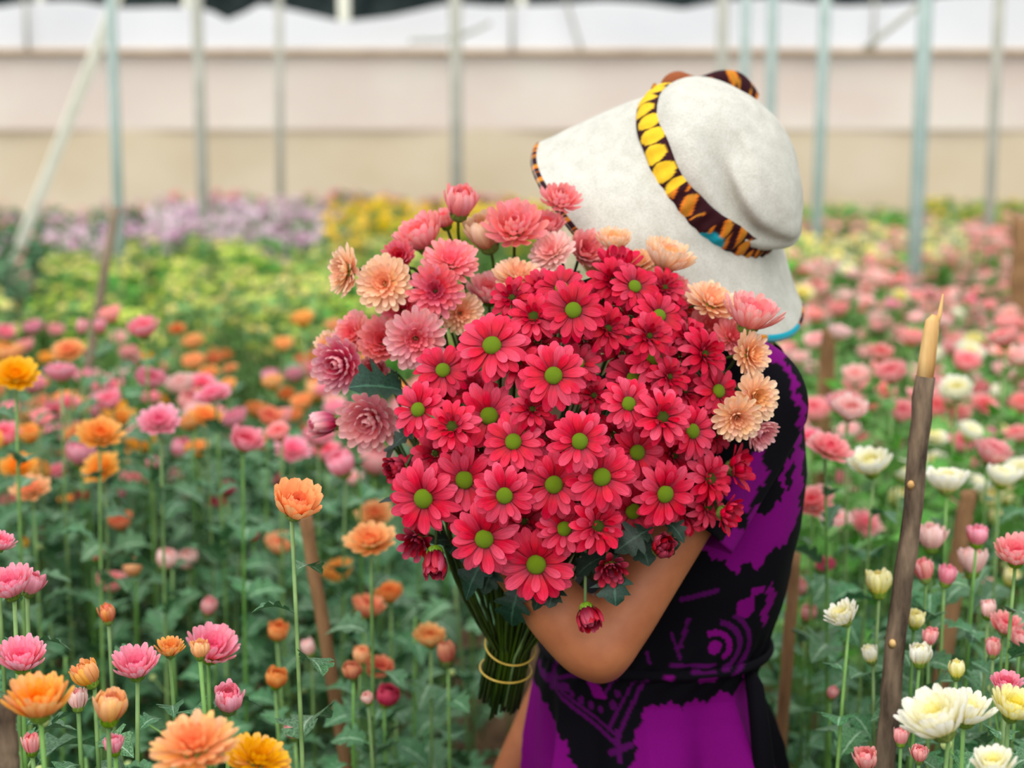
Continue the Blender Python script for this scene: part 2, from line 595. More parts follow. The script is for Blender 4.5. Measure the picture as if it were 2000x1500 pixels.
# layers: (petal keys, count, length, tilt in degrees, start radius, start height, lay)
FORM = {
    'daisy': [(('daisy_a', 'daisy_b'), 13, 0.82, 3, 0.18, 0.00, 0.0), (('daisy_c', 'daisy_a'), 11, 0.74, 13, 0.17, 0.03, 0.03), (('daisy_c',), 4, 0.56, 24, 0.16, 0.05, 0.06)],
    'double': [(('daisy_a', 'daisy_b'), 12, 0.82, 4, 0.18, 0.0, 0.0), (('daisy_a', 'daisy_c'), 10, 0.70, 20, 0.16, 0.04, 0.15),
               (('spoon',), 8, 0.46, 42, 0.14, 0.06, 0.4), (('spoon',), 6, 0.32, 62, 0.12, 0.06, 0.7)],
    'halfopen': [(('daisy_c', 'spoon'), 10, 0.85, 34, 0.16, 0.0, 0.0), (('spoon', 'incurve'), 9, 0.72, 52, 0.14, 0.03, 0.2),
                 (('incurve',), 7, 0.52, 68, 0.10, 0.05, 0.6)],
    'bud': [(('strap', 'incurve'), 11, 1.0, 75, 0.24, 0.0, 0.0), (('strap',), 9, 1.0, 80, 0.19, 0.05, 0.3), (('incurve',), 6, 0.92, 85, 0.1, 0.1, 0.7)],
    'mum': [(('strap', 'spoon'), 19, 0.86, 8, 0.16, 0.0, 0.0), (('strap',), 18, 0.78, 22, 0.15, 0.06, 0.1), (('strap', 'spoon'), 15, 0.64, 38, 0.13, 0.10, 0.35),
            (('tongue', 'incurve'), 12, 0.50, 54, 0.11, 0.12, 0.6), (('tongue',), 9, 0.36, 68, 0.08, 0.12, 0.85), (('tongue',), 6, 0.24, 80, 0.04, 0.12, 1.0)],
    'mumcup': [(('strap',), 18, 0.98, 46, 0.20, 0.0, 0.0), (('strap',), 16, 0.95, 56, 0.18, 0.04, 0.1), (('strap', 'spoon'), 12, 0.78, 64, 0.14, 0.08, 0.4),
               (('tongue',), 10, 0.62, 72, 0.10, 0.1, 0.75), (('tongue',), 7, 0.5, 80, 0.05, 0.1, 1.0)],
    'incurved': [(('incurve',), 16, 0.86, 14, 0.16, 0.0, 0.0), (('incurve',), 15, 0.80, 30, 0.14, 0.05, 0.0), (('incurve',), 13, 0.70, 46, 0.12, 0.08, 0.05),
                 (('incurve',), 11, 0.58, 62, 0.09, 0.1, 0.1), (('incurve',), 8, 0.48, 76, 0.05, 0.12, 0.15)],
    'tulip': [(('strap', 'incurve'), 13, 0.95, 66, 0.22, 0.0, 0.0), (('incurve', 'strap'), 11, 0.95, 72, 0.19, 0.05, 0.1), (('incurve',), 8, 0.85, 78, 0.13, 0.08, 0.5),
              (('tongue',), 6, 0.66, 84, 0.06, 0.1, 0.9)],
}
LOFORM = {
    'open': [(('lo_spoon',), 13, 0.86, 14, 0.14, 0, 0), (('lo_spoon',), 11, 0.74, 32, 0.12, .06, .15), (('lo_spoon',), 9, 0.56, 50, 0.10, .1, .5), (('lo_incurve',), 7, 0.38, 70, 0.06, .1, 1)],
    'cup': [(('lo_spoon',), 12, 0.95, 46, 0.2, 0, 0), (('lo_spoon',), 11, 0.88, 56, 0.14, .05, .15), (('lo_incurve',), 8, 0.66, 68, 0.10, .08, .6), (('lo_incurve',), 6, 0.5, 80, 0.05, .1, 1)],
    'tulip': [(('lo_incurve',), 11, 0.95, 66, 0.24, 0, 0), (('lo_incurve',), 9, 0.94, 74, 0.15, .05, .2), (('lo_incurve',), 6, 0.8, 80, 0.07, .08, .7)],
    'bud': [(('lo_bud',), 8, 1.0, 74, 0.2, 0, 0), (('lo_bud',), 6, 0.94, 82, 0.12, .06, .4)],
    'pompon': [(('lo_flat',), 9, 0.8, 8, 0.15, 0, 0), (('lo_flat',), 8, 0.66, 34, 0.12, .1, .2), (('lo_flat',), 6, 0.46, 62, 0.06, .14, .7)],
}


def head_layout(form, rng, forms=FORM, jit=1.0):
    """[(petal key, matrix, lay)] of a head of outer radius 1 about +z"""
    L = []
    for keys, n, ln, tilt, r0, z0, lay in forms[form]:
        ph = rng.uniform(0, 2 * math.pi)
        for k in range(n):
            a = ph + 2 * math.pi * (k + rng.uniform(-0.16, 0.16) * jit) / n
            key = keys[int(rng.integers(len(keys)))]
            s = ln * rng.uniform(0.9, 1.06)
            tl = tilt + rng.uniform(-5, 5) * jit
            mx = Matrix.Rotation(a, 4, 'Z') @ Matrix.Translation((r0, 0, z0)) @ R_('Y', -tl) @ R_('X', rng.uniform(-9, 9) * jit)
            mx = mx @ Matrix.Diagonal((s, s * rng.uniform(0.92, 1.08), s, 1))
            L.append((key, mx, lay))
    rad = 0.0
    for key, mx, _ in L:
        V = PET[key][0] @ np.array(mx)[:3, :3].T + np.array(mx)[:3, 3]
        rad = max(rad, np.percentile(np.hypot(V[:, 0], V[:, 1]), 97))
    S = Matrix.Scale(1 / rad, 4)
    return [(k, S @ m, l) for k, m, l in L], 1 / rad


_pm = {}


def petal_mesh(key, matname, lay):
    k = (key, matname, round(lay, 2))
    if k not in _pm:
        g = Geo().add(*PET[key], lay=lay)
        _pm[k] = g.mesh('petal', [M[matname]])
    return _pm[k]


def dome_mesh(name, mat, r, h, sides=18, rows=7, under=0.25):
    prof = [(r * 0.92, -under * r)]
    for i in range(rows):
        t = i / (rows - 1) * math.pi / 2
        prof.append((max(r * math.cos(t), 0.0005 * r), h * math.sin(t)))
    return Geo().add(*lathe(prof, sides)).mesh(name, [mat])


_dm = {}


def disc_mesh(matname):
    if matname not in _dm:
        _dm[matname] = dome_mesh('flower_disc', M[matname], 1.0, 0.62, 22, 8)
    return _dm[matname]


def calyx_geo():
    prof = [(0.05, -0.22), (0.18, -0.18), (0.27, -0.10), (0.29, 0.03), (0.27, 0.12)]
    V, F, UV = lathe(prof, 12)
    for i in range(len(V)):
        k = i % 12
        if i >= 36:
            V[i, :2] *= 1.06 if k % 2 else 0.96
            V[i, 2] += 0.05 if k % 2 else -0.03
    g = Geo().add(V, F, UV)
    rng = np.random.default_rng(3)
    for ring, (n, z, r, s) in enumerate(((8, -0.13, 0.24, 0.20), (9, -0.03, 0.29, 0.22))):
        for k in range(n):
            mx = Matrix.Rotation(2 * math.pi * (k + 0.5 * ring) / n, 4, 'Z') @ Matrix.Translation((r * 0.92, 0, z)) @ R_('Y', -68) @ Matrix.Scale(s, 4)
            g.add(*PET['lo_bud'], mx=mx)
    return g


CALYX = calyx_geo()
CALYX_ME = CALYX.mesh('calyx', [M['calyx']])

_lohead = {}


def lo_head(form, matname, var, calyx=True):
    k = (form, matname, var, calyx)
    if k not in _lohead:
        rng = np.random.default_rng(100 + var)
        lay, s = head_layout(form, rng, LOFORM)
        g = Geo()
        for key, mx, l in lay:
            g.add(*PET[key], lay=l, mx=mx)
        if calyx:
            g.add_geo(CALYX, Matrix.Scale(s * (1.05 if form in ('bud', 'tulip') else 0.9), 4), 1)
        _lohead[k] = g.mesh('flower_head', [M[matname], M['calyx']])
    return _lohead[k]


def head_spec(matname, form, rad, n, rng, disc='disc', disc_r=0.24, calyx=True, own=2):
    """[(name, mesh, matrix about the head's own origin)]; the florets of layers past `own` are joined"""
    lay, s = head_layout(form, rng)
    base = aim(n) @ R_('Z', rng.uniform(0, 360)) @ Matrix.Scale(rad, 4)
    levels = [l[6] for l in FORM[form]]
    cut = levels[own] if len(levels) > own else 99
    gi, S = Geo(), []
    for key, mx, l in lay:
        if l < cut:
            S.append(('petal', petal_mesh(key, matname, l), base @ mx))
        else:
            gi.add(*PET[key], lay=l, mx=mx)
    if gi.n:
        S.append(('inner_petals', gi.mesh('inner_petals', [M[matname]]), base))
    if disc:
        S.append(('flower_disc', disc_mesh(disc), base @ Matrix.Translation((0, 0, 0.06)) @ Matrix.Scale(disc_r, 4)))
    if calyx:
        S.append(('calyx', CALYX_ME, base @ Matrix.Scale(s * 1.0, 4)))
    return S


def spec_body(S):
    Vs, Fs, n = [], [], 0
    for _, me, mx in S:
        V, F = mesh_np(me)
        Vs.append(moved(V, mx))
        Fs += [tuple(i + n for i in f) for f in F]
        n += len(V)
    return np.concatenate(Vs), Fs


def link_spec(S, parent):
    for name, me, mx in S:
        o = link(name, me, parent, mx=mx)
        if name == 'inner_petals':
            o['kind'] = 'stuff'


# ------------------------------------------------------------------ leaves
def leaf_geo(seed, droop=0.25):
    rng = np.random.default_rng(seed)
    prof = [(0, .02), (.14, .025), (.20, .15), (.27, .23), (.33, .13), (.42, .33), (.50, .37), (.56, .20), (.65, .29), (.72, .28), (.78, .17), (.88, .14), (1.0, .01)]
    V, UV = [], []
    for u, w in prof:
        z = 0.30 * u - droop * 2.2 * u * u
        x = u - 0.18 * u * u
        for v in (-1, 0, 1):
            ww = w * (1 + rng.uniform(-.15, .15)) if v else 0
            V.append((x + (0.05 if v and w > .2 else 0), v * ww, z + (0.28 * ww + rng.uniform(-.02, .02) if v else 0)))
            UV.append((u, (v + 1) / 2))
    return np.array(V), grid_faces(len(prof), 3), np.array(UV)


LEAF_G = [leaf_geo(i, d) for i, d in ((1, .22), (2, .3), (3, .12), (4, .38))]
_leafm = {}


def leaf_mesh(i, matname):
    k = (i % 4, matname)
    if k not in _leafm:
        _leafm[k] = Geo().add(*LEAF_G[i % 4]).mesh('leaf', [M[matname]])
    return _leafm[k]


def leaf_mx(loc, az, el, size, roll=0.0):
    return Matrix.Translation(loc) @ Matrix.Rotation(az, 4, 'Z') @ R_('Y', -el) @ R_('X', roll) @ Matrix.Scale(size, 4)


# ------------------------------------------------------------------ ground and greenhouse shell
g = Geo()
NX, NY = 90, 90
xs, ys = np.linspace(-28, 28, NX), np.linspace(-6, 24, NY)
V = np.array([(x, y, 0.02 * math.sin(x * 7 + y * 3) * math.sin(y * 5)) for y in ys for x in xs])
V[:, 2] -= 0.02
g.add(V, grid_faces(NY, NX))
struct(link('ground', g.mesh('ground', [M['soil']])))

WY = 18.0


def sheet(x0, x1, z0, z1, Y, amp, nx=120, nz=10, top=None, seed=0):
    V = []
    for j in range(nz):
        for i in range(nx):
            x = x0 + (x1 - x0) * i / (nx - 1)
            zt = z1 if top is None else top(x)
            z = z0 + (zt - z0) * j / (nz - 1)
            V.append((x, Y + amp * math.sin(x * 2.3 + seed) * math.cos(z * 1.7 + x * .6), z))
    return np.array(V), grid_faces(nz, nx)


z_rail = P(1000, 99, WY).z
z_seam = P(1000, 250, WY).z
wall = struct(link('wall_back', Geo().add(*sheet(-24, 24, z_seam - .02, z_rail, WY, .03)).mesh('wall_back', [M['film']])))
link('lower_sheet', Geo().add(*sheet(-24, 24, 0, z_seam, WY + .05, .04, seed=2)).mesh('lower_sheet', [M['filmtan']]), wall)


def scallop(x):
    px = px_of((x, WY, 3.2))[0]
    pts = [(-1200, 10), (-600, 18), (-200, 8), (0, 16), (60, 6), (150, 3), (235, 18), (330, 14), (400, 16), (450, 42), (515, 8), (600, 28), (670, 44), (760, 34), (880, 8), (960, 14), (1080, 10), (1180, 4), (1260, 10),
           (1330, 20), (1420, 2), (1500, -4), (1640, 14), (1760, 8), (1850, -8), (2000, -10), (2400, 10), (3200, 0)]
    y = np.interp(px, [p[0] for p in pts], [p[1] for p in pts])
    return P(1000, y, WY).z


link('white_film_skirt', Geo().add(*sheet(-24, 24, z_rail - .03, 0, WY - .08, .05, 260, 8, scallop, 1)).mesh('white_film_skirt', [M['filmwhite']]), wall)
rail = Geo()
rail.add(*tube([(-24, WY - .12, z_rail), (0, WY - .12, z_rail - .02), (24, WY - .12, z_rail)], .035, 8))
link('rail', rail.mesh('rail', [M['rail']]), wall)
for px in (60, 1000, 1700):
    pt = P(px, 60, WY)
    link('film_strut', Geo().add(*tube([(pt.x, WY - .16, z_rail), (pt.x, WY - .16, z_rail + .7)], .02, 6)).mesh('film_strut', [M['galvgrey']]), wall)
# dark shade netting hanging beyond the white film
net = link('shade_net', Geo().add(*sheet(-25, 25, 2.9, 5.2, WY + 1.6, .15, 100, 8)).mesh('shade_net', [M['shade']]))
tag(net, 'dark shade netting hanging above and behind the white film wall', 'netting')
for px in (80, 365, 672, 1020):
    pt = P(px, 20, WY + .8)
    o = link('roof_strut', Geo().add(*tube([(pt.x, WY + .8, 0), (pt.x, WY + .8, 4.6)], .075 if px == 672 else .05, 8)).mesh('roof_strut', [M['paleboard']]))
    tag(o, 'pale upright strut standing behind the white film skirt', 'post', 'struts behind the film wall')

# steel posts inside the greenhouse
POSTS = [  # px at y=0, px low, width px, Y, material
    (216, 232, 20, 7.6, 'galv'), (384, 398, 22, 9.0, 'galvgrey'), (889, 893, 24, 12.5, 'galvgrey'),
    (1412, 1406, 22, 14.0, 'galvgrey'), (1457, 1449, 18, 12.0, 'galv'), (1510, 1499, 20, 10.0, 'galv'),
    (1612, 1596, 22, 8.0, 'galv'), (1808, 1790, 29, 6.2, 'galv'), (1952, 1932, 20, 8.6, 'galvgrey'), (545, 548, 14, 16.5, 'galvgrey')]
for pt_, pb_, w, Y, mt in POSTS:
    t, b = P(pt_, 0, Y), P(pb_, 430, Y)
    d = (b - t) / (t.z - b.z)
    r = w / FPX * Y / 2
    top = t - d * 1.0
    g = Geo().add(*tube([top, t + d * t.z], r, 12))
    g.add(*tube([t + d * (t.z - .10), t + d * t.z], r * 1.7, 12))
    g.add(*tube([t + d * -.3, t + d * -.22], r * 1.35, 12))
    o = link('greenhouse_post', g.mesh('greenhouse_post', [M[mt]]))
    tag(o, 'slim pale steel post rising from the flower beds before the film wall' if mt == 'galvgrey' else 'grey-green galvanised steel post rising from the flower beds', 'post',
        'dull grey posts' if mt == 'galvgrey' else 'grey-green posts')

# raking pale brace by the wall, thin arched pipes at the eaves
a, b = P(185, 105, 11.0), P(66, 412, 11.0)
d = (b - a).normalized()
g = Geo().add(*tube([a - d * .6, b + d * ((b.z) / -d.z if d.z else 1)], .045, 4))
tag(link('raking_brace', g.mesh('raking_brace', [M['paleboard']], smooth=False)), 'pale wooden brace leaning diagonally against the film wall', 'brace')
for (x0, y0, x1, y1, Y, lab) in ((1690, 95, 1800, 28, 8.4, 'thin curved pipe branching off a grey-green post'), (800, 80, 872, 92, 12.6, 'short thin pipe bracket by a dull post under the white film'), (1135, 98, 1108, 20, 17.86, 'thin slanting pipe hanging below the shade netting')):
    a, b = P(x0, y0, Y), P(x1, y1, Y)
    c = (a + b) / 2 + Vector((0, 0, .05))
    e = b + (b - a) * 1.2 + Vector((0, 0, .25))
    tag(link('arched_pipe', Geo().add(*tube(bez(a, c, b, e, 10), .018, 6)).mesh('arched_pipe', [M['galvgrey']])), lab, 'pipe')


# ------------------------------------------------------------------ stakes
def stake(name, pts, rads, mat, label, bump=0.0, sides=10, group=None):
    pts = [Vector(p) for p in pts]
    rng = np.random.default_rng(int(abs(pts[0].x) * 1000))
    n = 26
    Q, R = [], []
    for i in range(n):
        t = i / (n - 1) * (len(pts) - 1)
        k = min(int(t), len(pts) - 2)
        q = pts[k].lerp(pts[k + 1], t - k)
        Q.append(q + Vector((rng.uniform(-1, 1), rng.uniform(-1, 1), 0)) * bump)
        r = rads[k] * (1 - (t - k)) + rads[k + 1] * (t - k)
        R.append(r * (1 + rng.uniform(-.05, .05)))
    V, F, UV = tube(Q, R, sides)
    root = link(name, Geo().add(V, F, UV).mesh(name, [M[mat]]))
    tag(root, label, 'stake', group)
    return root


def down(p, q):
    """extend the line p->q to the ground"""
    p, q = Vector(p), Vector(q)
    d = q - p
    return q + d * (q.z / -d.z) + Vector((0, 0, 0))


# the tall bark stake by the white flowers, its top peeled and split
Ys = 1.52
p_tip, p_peel, p1, p2, p3 = P(1832, 606, Ys), P(1806, 742, Ys), P(1782, 1000, Ys), P(1750, 1250, Ys), P(1727, 1500, Ys)
root = stake('bark_stake', [P(1807, 735, Ys), p1, p2, p3, down(p2, p3)], [.0098, .0098, .0106, .0108, .012], 'bark', 'tall dark bark-covered stake with a peeled split top beside white flowers', .0012, 12)
V, F, UV = tube([P(1805, 748, Ys), P(1811, 700, Ys), P(1818, 650, Ys), P(1821, 628, Ys), P(1826, 615, Ys)], [.0088, .0086, .0080, .0070, .0030], 10)
link('peeled_top', Geo().add(V, F, UV).mesh('peeled_top', [M['peeled']]), root)
V, F, UV = tube([P(1826, 640, Ys - .002), P(1835, 615, Ys), P(1842, 574, Ys)], [.004, .0028, .0008], 6)
link('splinter', Geo().add(V, F, UV).mesh('splinter', [M['peeled']]), root)
for kx, ky in ((1779, 945), (1743, 1255)):
    V, F, UV = tube([P(kx, ky + 5, Ys - .006), P(kx, ky - 2, Ys - .0135)], [.0045, .0028], 8)
    link('knot', Geo().add(V, F, UV).mesh('knot', [M['peeled']]), root)

STAKES = [((1622, 645), (1608, 800), 17, 3.1, 'stakebrown', 'brown wooden stake standing among the pink flowers near the woman'),
          ((1892, 960), (1868, 1120), 18, 2.05, 'stakebrown', 'reddish brown stake under the row of white flowers'),
          ((1996, 430), (1990, 580), 20, 4.4, 'stakebrown', 'thick brown post at the far edge of the pink bed'),
          ((1553, 1080), (1530, 1400), 13, 2.0, 'stakebrown', 'pale bamboo stake standing close behind the woman'),
          ((226, 405), (168, 745), 9, 3.5, 'stakegrey', 'thin grey leaning stake between the orange and lime flowers'),
          ((596, 1010), (655, 1370), 14, 1.95, 'stakebrown', 'dark reddish stake leaning among leaves below an orange bloom')]
for (xa, ya), (xb, yb), hw, Y, mt, lab in STAKES:
    a, b = P(xa, ya, Y), P(xb, yb, Y)
    r = hw / FPX * Y
    stake('garden_stake', [a, b, down(a, b)], [r * .95, r, r], mt, lab, r * .1)
a, b = P(8, 1370, 1.12), P(14, 1500, 1.12)
stake('garden_stake', [a, b, down(a, b)], [.009, .0095, .0095], 'bark', 'speckled grey-brown stake beside the pink and orange blooms at bed edge', .001)


for o in list(COL.objects):
    if o.type == 'MESH' and o.name.split('.')[0] in ('garden_stake', 'bark_stake', 'greenhouse_post', 'raking_brace'):
        SP.add_object('fixed', o)
        V_ = mesh_np(o.data)[0]
        lo_, hi_ = V_[V_[:, 2] < V_[:, 2].min() + .03].mean(0), V_[V_[:, 2] > V_[:, 2].max() - .03].mean(0)
        for z_ in np.linspace(0, min(1.1, hi_[2]), 7):
            FIXED_XY.append(tuple((lo_ + (hi_ - lo_) * (z_ - lo_[2]) / (hi_[2] - lo_[2]))[:2]))

# ------------------------------------------------------------------ the woman
YP = 1.72
PURPLE, BLACK = np.array(lin(118, 2, 110)), np.array(lin(8, 6, 13))
DIMP = np.array(lin(78, 6, 80))


def inpoly(X, Yv, poly):
    ins = np.zeros(X.shape, bool)
    n = len(poly)
    for i in range(n):
        x0, y0 = poly[i]
        x1, y1 = poly[(i + 1) % n]
        c = ((y0 > Yv) != (y1 > Yv)) & (X < (x1 - x0) * (Yv - y0) / ((y1 - y0) or 1e-9) + x0)
        ins ^= c
    return ins


def seg(X, Yv, x0, y0, x1, y1):
    dx, dy = x1 - x0, y1 - y0
    t = np.clip(((X - x0) * dx + (Yv - y0) * dy) / (dx * dx + dy * dy), 0, 1)
    return np.hypot(X - x0 - t * dx, Yv - y0 - t * dy)


def dye_of(V):
    """the batik print as a function of where the cloth is (side-on)"""
    V = np.asarray(V)
    d = V[:, 2] - CAM_H
    Yr = 1.58
    z = Yr * CF.y + d * CF.z
    px = 1000 + FPX * V[:, 0] / z
    py = 750 - FPX * (Yr * CU.y + d * CU.z) / z
    jx = px + 5 * np.sin(py * .11) + 3 * np.sin(py * .31 + px * .2)
    jy = py + 5 * np.sin(px * .13) + 3 * np.sin(px * .37)
    C = np.tile(BLACK, (len(V), 1))
    for poly in (
            [(1020, 1395), (1055, 1420), (1085, 1450), (1110, 1480), (1135, 1540), (1160, 1700), (1000, 1700)],
            [(1240, 1460), (1252, 1402), (1275, 1388), (1300, 1380), (1338, 1392), (1346, 1380), (1382, 1388), (1420, 1372), (1452, 1378), (1470, 1345), (1486, 1400), (1540, 1560), (1560, 1900), (1220, 1900), (1232, 1560)],
            [(1508, 690), (1530, 698), (1560, 790), (1580, 870), (1556, 892), (1546, 800), (1524, 722)],
            [(1470, 640), (1530, 655), (1532, 690), (1490, 700)],
            [(1542, 892), (1580, 880), (1575, 980), (1560, 1050), (1505, 1078), (1478, 1112), (1460, 1096), (1432, 1112), (1405, 1088), (1340, 1060), (1380, 1012), (1440, 1000), (1462, 955), (1470, 990), (1500, 1000), (1526, 975), (1522, 930), (1530, 885)],
            [(1440, 860), (1470, 850), (1480, 920), (1445, 960), (1400, 990), (1400, 900)],
            [(1500, 1180), (1512, 1150), (1525, 1170), (1515, 1230), (1495, 1250)],
            [(1440, 1175), (1475, 1165), (1478, 1200), (1462, 1215), (1440, 1205)],
            [(1468, 1148), (1498, 1150), (1496, 1164), (1468, 1166)],
            [(1366, 1330), (1404, 1328), (1402, 1344), (1368, 1344)], [(1298, 1318), (1318, 1320), (1314, 1334), (1296, 1330)],
            [(1148, 1350), (1172, 1352), (1190, 1380), (1164, 1384)]):
        big = max(p[1] for p in poly) - min(p[1] for p in poly) > 90
        C[inpoly(jx if big else px, jy if big else py, poly)] = PURPLE
    # dim lines
    for x0, y0, x1, y1, w in ((1068, 1372, 1205, 1462, 4), (1085, 1372, 1205, 1446, 3), (1205, 1455, 1262, 1330, 4), (1190, 1440, 1240, 1335, 3), (1068, 1372, 1175, 1322, 4), (1062, 1378, 1110, 1372, 7), (1195, 1480, 1232, 1460, 6),
                              (1208, 1440, 1212, 1490, 6), (1080, 1390, 1095, 1300, 4), (1185, 1370, 1210, 1320, 3), (1310, 1302, 1400, 1306, 4), (1355, 1316, 1400, 1318, 3), (1330, 1170, 1400, 1150, 5), (1312, 1240, 1330, 1290, 3),
                              (1345, 1210, 1330, 1265, 4), (1270, 1300, 1265, 1280, 3)):
        m = seg(px, py, x0, y0, x1, y1) < w
        C[m] = DIMP
    for cx, cy, r in ((1120, 1382, 5), (1138, 1392, 6), (1158, 1400, 6), (1176, 1404, 5), (1200, 1390, 7), (1208, 1366, 6)):
        C[np.hypot(px - cx, (py - cy) * .7) < r] = DIMP
    rr = np.hypot(px - 1398, py - 1268)
    th = np.degrees(np.arctan2(-(py - 1268), px - 1398))
    for r0, r1, a0, a1 in ((0, 14, -180, 180), (24, 36, -60, 120), (46, 58, -70, 80), (68, 78, -60, 60)):
        m = (rr >= r0) & (rr < r1) & (th > a0) & (th < a1)
        C[m] = PURPLE if r0 < 40 else DIMP
    # black drops on the purple sleeve
    for poly in ([(1545, 905), (1556, 915), (1548, 950), (1530, 955), (1536, 925)], [(1540, 800), (1552, 830), (1556, 880), (1546, 870), (1538, 830)]):
        C[inpoly(jx, jy, poly)] = BLACK
    return C


SIL = [(640, 1425, 1500), (680, 1385, 1522), (720, 1340, 1534), (800, 1290, 1552), (900, 1240, 1563), (1000, 1205, 1556), (1100, 1150, 1538), (1180, 1100, 1514), (1250, 1064, 1490), (1300, 1050, 1472), (1320, 1049, 1470),
       (1350, 1047, 1478), (1400, 1044, 1494), (1500, 1040, 1512), (1650, 1030, 1535), (1900, 1015, 1560), (2000, 1012, 1565)]
DEP = [(640, .06), (680, .12), (720, .165), (800, .175), (900, .165), (1000, .155), (1100, .145), (1200, .135), (1310, .125), (1350, .13), (1500, .16), (1700, .19), (2000, .21)]
sy = np.array([s[0] for s in SIL], float)


def dress_ring(py, na, grow=0.0, fold=True):
    xl = np.interp(py, sy, [s[1] for s in SIL])
    xr = np.interp(py, sy, [s[2] for s in SIL])
    b = np.interp(py, [d[0] for d in DEP], [d[1] for d in DEP])
    pl, pr = P(xl, py, YP), P(xr, py, YP)
    cx, a, z = (pl.x + pr.x) / 2, (pr.x - pl.x) / 2, pl.z
    th = np.linspace(0, 2 * math.pi, na, endpoint=False)
    e = .86
    cx_, sx_ = np.cos(th), np.sin(th)
    x = np.sign(cx_) * np.abs(cx_) ** e * (a + grow)
    y = np.sign(sx_) * np.abs(sx_) ** e * (b + grow)
    if fold:
        k = np.clip((py - 1258) / 190, 0, 1)
        q = np.exp(-((py - 1248) / 40) ** 2)
        f = 1 + k * (0.11 * (1 - 2 * np.abs(np.sin(th * 4.0 + .5 + .3 * np.sin(py * .008)))) + .035 * np.sin(th * 13 + 2 + py * .004)) + q * .022 * np.sin(th * 27 + np.sin(py * .05)) + .012 * np.sin(th * 5 + py * .012) * (py > 700)
        f += .012 * np.sin(py * .035 + th * 3) * np.exp(-((py - 1180) / 120) ** 2)
        x, y = x * f, y * f
    return np.stack([cx + x, YP + y, np.full(na, z)], 1)


person = link('person', None, loc=P(1290, 1310, YP) * 1.0)
person.location.z = 0
tag(person, 'woman in a purple and black batik dress hugging a big flower bouquet', 'person')
PO = Vector(person.location)

# body: one continuous surface
bd = Geo()


def ell(c, r, rot=None, n=14):
    prof = [(max(1e-4, math.sin(math.pi * i / n)), -math.cos(math.pi * i / n)) for i in range(n + 1)]
    V, F, UV = lathe(prof, 18)
    mx = Matrix.Translation(Vector(c) - PO) @ (rot or Matrix.Identity(4)) @ Matrix.Diagonal((r[0], r[1], r[2], 1))
    F = F + [tuple(range(18))[::-1], tuple(range(n * 18, n * 18 + 18))]
    bd.add(V, F, UV, mx=mx)


def limb(pts, rads, sides=14):
    P_, R2 = [], []
    pts = [Vector(p) - PO for p in pts]
    for i in range(len(pts) - 1):
        for k in range(6):
            t = k / 6
            p0, p1, p2, p3 = pts[max(i - 1, 0)], pts[i], pts[i + 1], pts[min(i + 2, len(pts) - 1)]
            q = ((p1 * 2) + (p2 - p0) * t + (p0 * 2 - p1 * 5 + p2 * 4 - p3) * t * t + (p1 * 3 - p0 - p2 * 3 + p3) * t ** 3) * .5
            P_.append(q)
            R2.append(rads[i] * (1 - t) + rads[i + 1] * t)
    P_.append(pts[-1])
    R2.append(rads[-1])
    bd.add(*tube(P_, R2, sides))


HAX = Vector((.69, -.485, .54)).normalized()          # hat axis
HC = P(1388, 334, YP)                                  # centre of the hat band
HX = Vector((.615, 0, -.789)).normalized()
HX = (HX - HAX * HX.dot(HAX)).normalized()
HY = HAX.cross(HX)
head_c = HC - HAX * .055 + Vector((-.005, .01, -.01))
up_h = (HAX * .6 + Vector((0, 0, .6))).normalized()
fw_h = Vector((-.9, 0, -.25))
fw_h = (fw_h - up_h * fw_h.dot(up_h)).normalized()
sd_h = up_h.cross(fw_h)
HR = Matrix((fw_h, sd_h, up_h)).transposed().to_4x4()
ell(head_c, (.088, .070, .104), HR)


def hp(f, s, u):
    return head_c + fw_h * f + sd_h * s + up_h * u


ell(hp(.03, 0, -.055), (.058, .05, .058), HR)              # jaw
ell(hp(.092, 0, -.022), (.018, .012, .022), HR)            # nose
ell(hp(.082, 0, -.056), (.012, .022, .007), HR)            # lips
ell(hp(.078, 0, .018), (.012, .045, .010), HR)             # brow
for s in (-1, 1):
    ell(hp(.072, .03 * s, .002), (.012, .015, .008), HR)   # eyelids
    ell(hp(-.005, .070 * s, -.012), (.018, .008, .030), HR)  # ears
neck = P(1440, 680, YP)
limb([hp(-.02, 0, -.06), neck.lerp(head_c, .4), neck, P(1400, 800, YP)], [.042, .042, .042, .06])
limb([P(1410, 760, YP), P(1375, 900, YP), P(1330, 1100, YP), P(1270, 1300, YP), P(1265, 1450, YP), P(1268, 1600, YP)], [.07, .10, .10, .095, .105, .10])
Lsh, Rsh = P(1478, 740, 1.575), P(1455, 745, 1.87)
Lsb, Rsb = P(1452, 762, 1.59), P(1430, 762, 1.85)
limb([P(1410, 770, YP), Lsb], [.045, .036])
limb([P(1410, 770, YP), Rsb], [.045, .036])
Lel = P(1176, 1272, 1.47)
Lwr = P(930, 1016, 1.488)
limb([Lsb, Lsh.lerp(Lel, .35), Lsh.lerp(Lel, .7), Lsh.lerp(Lel, .93), Lel.lerp(Lwr, .06) + Vector((0, 0, -.006)), Lel.lerp(Lwr, .3) + Vector((-.002, 0, -.004)), Lel.lerp(Lwr, .65), Lwr], [.036, .039, .036, .033, .033, .035, .029, .022], 20)
ell(P(1172, 1286, 1.475), (.029, .028, .026))
Rel = P(1165, 1190, 1.86)
Rwr = P(988, 1530, 1.83)
limb([Rsb, Rsh.lerp(Rel, .5), Rel], [.036, .037, .032], 16)
limb([Rel, Rel.lerp(Rwr, .3), Rel.lerp(Rwr, .7), Rwr], [.032, .034, .028, .023], 16)


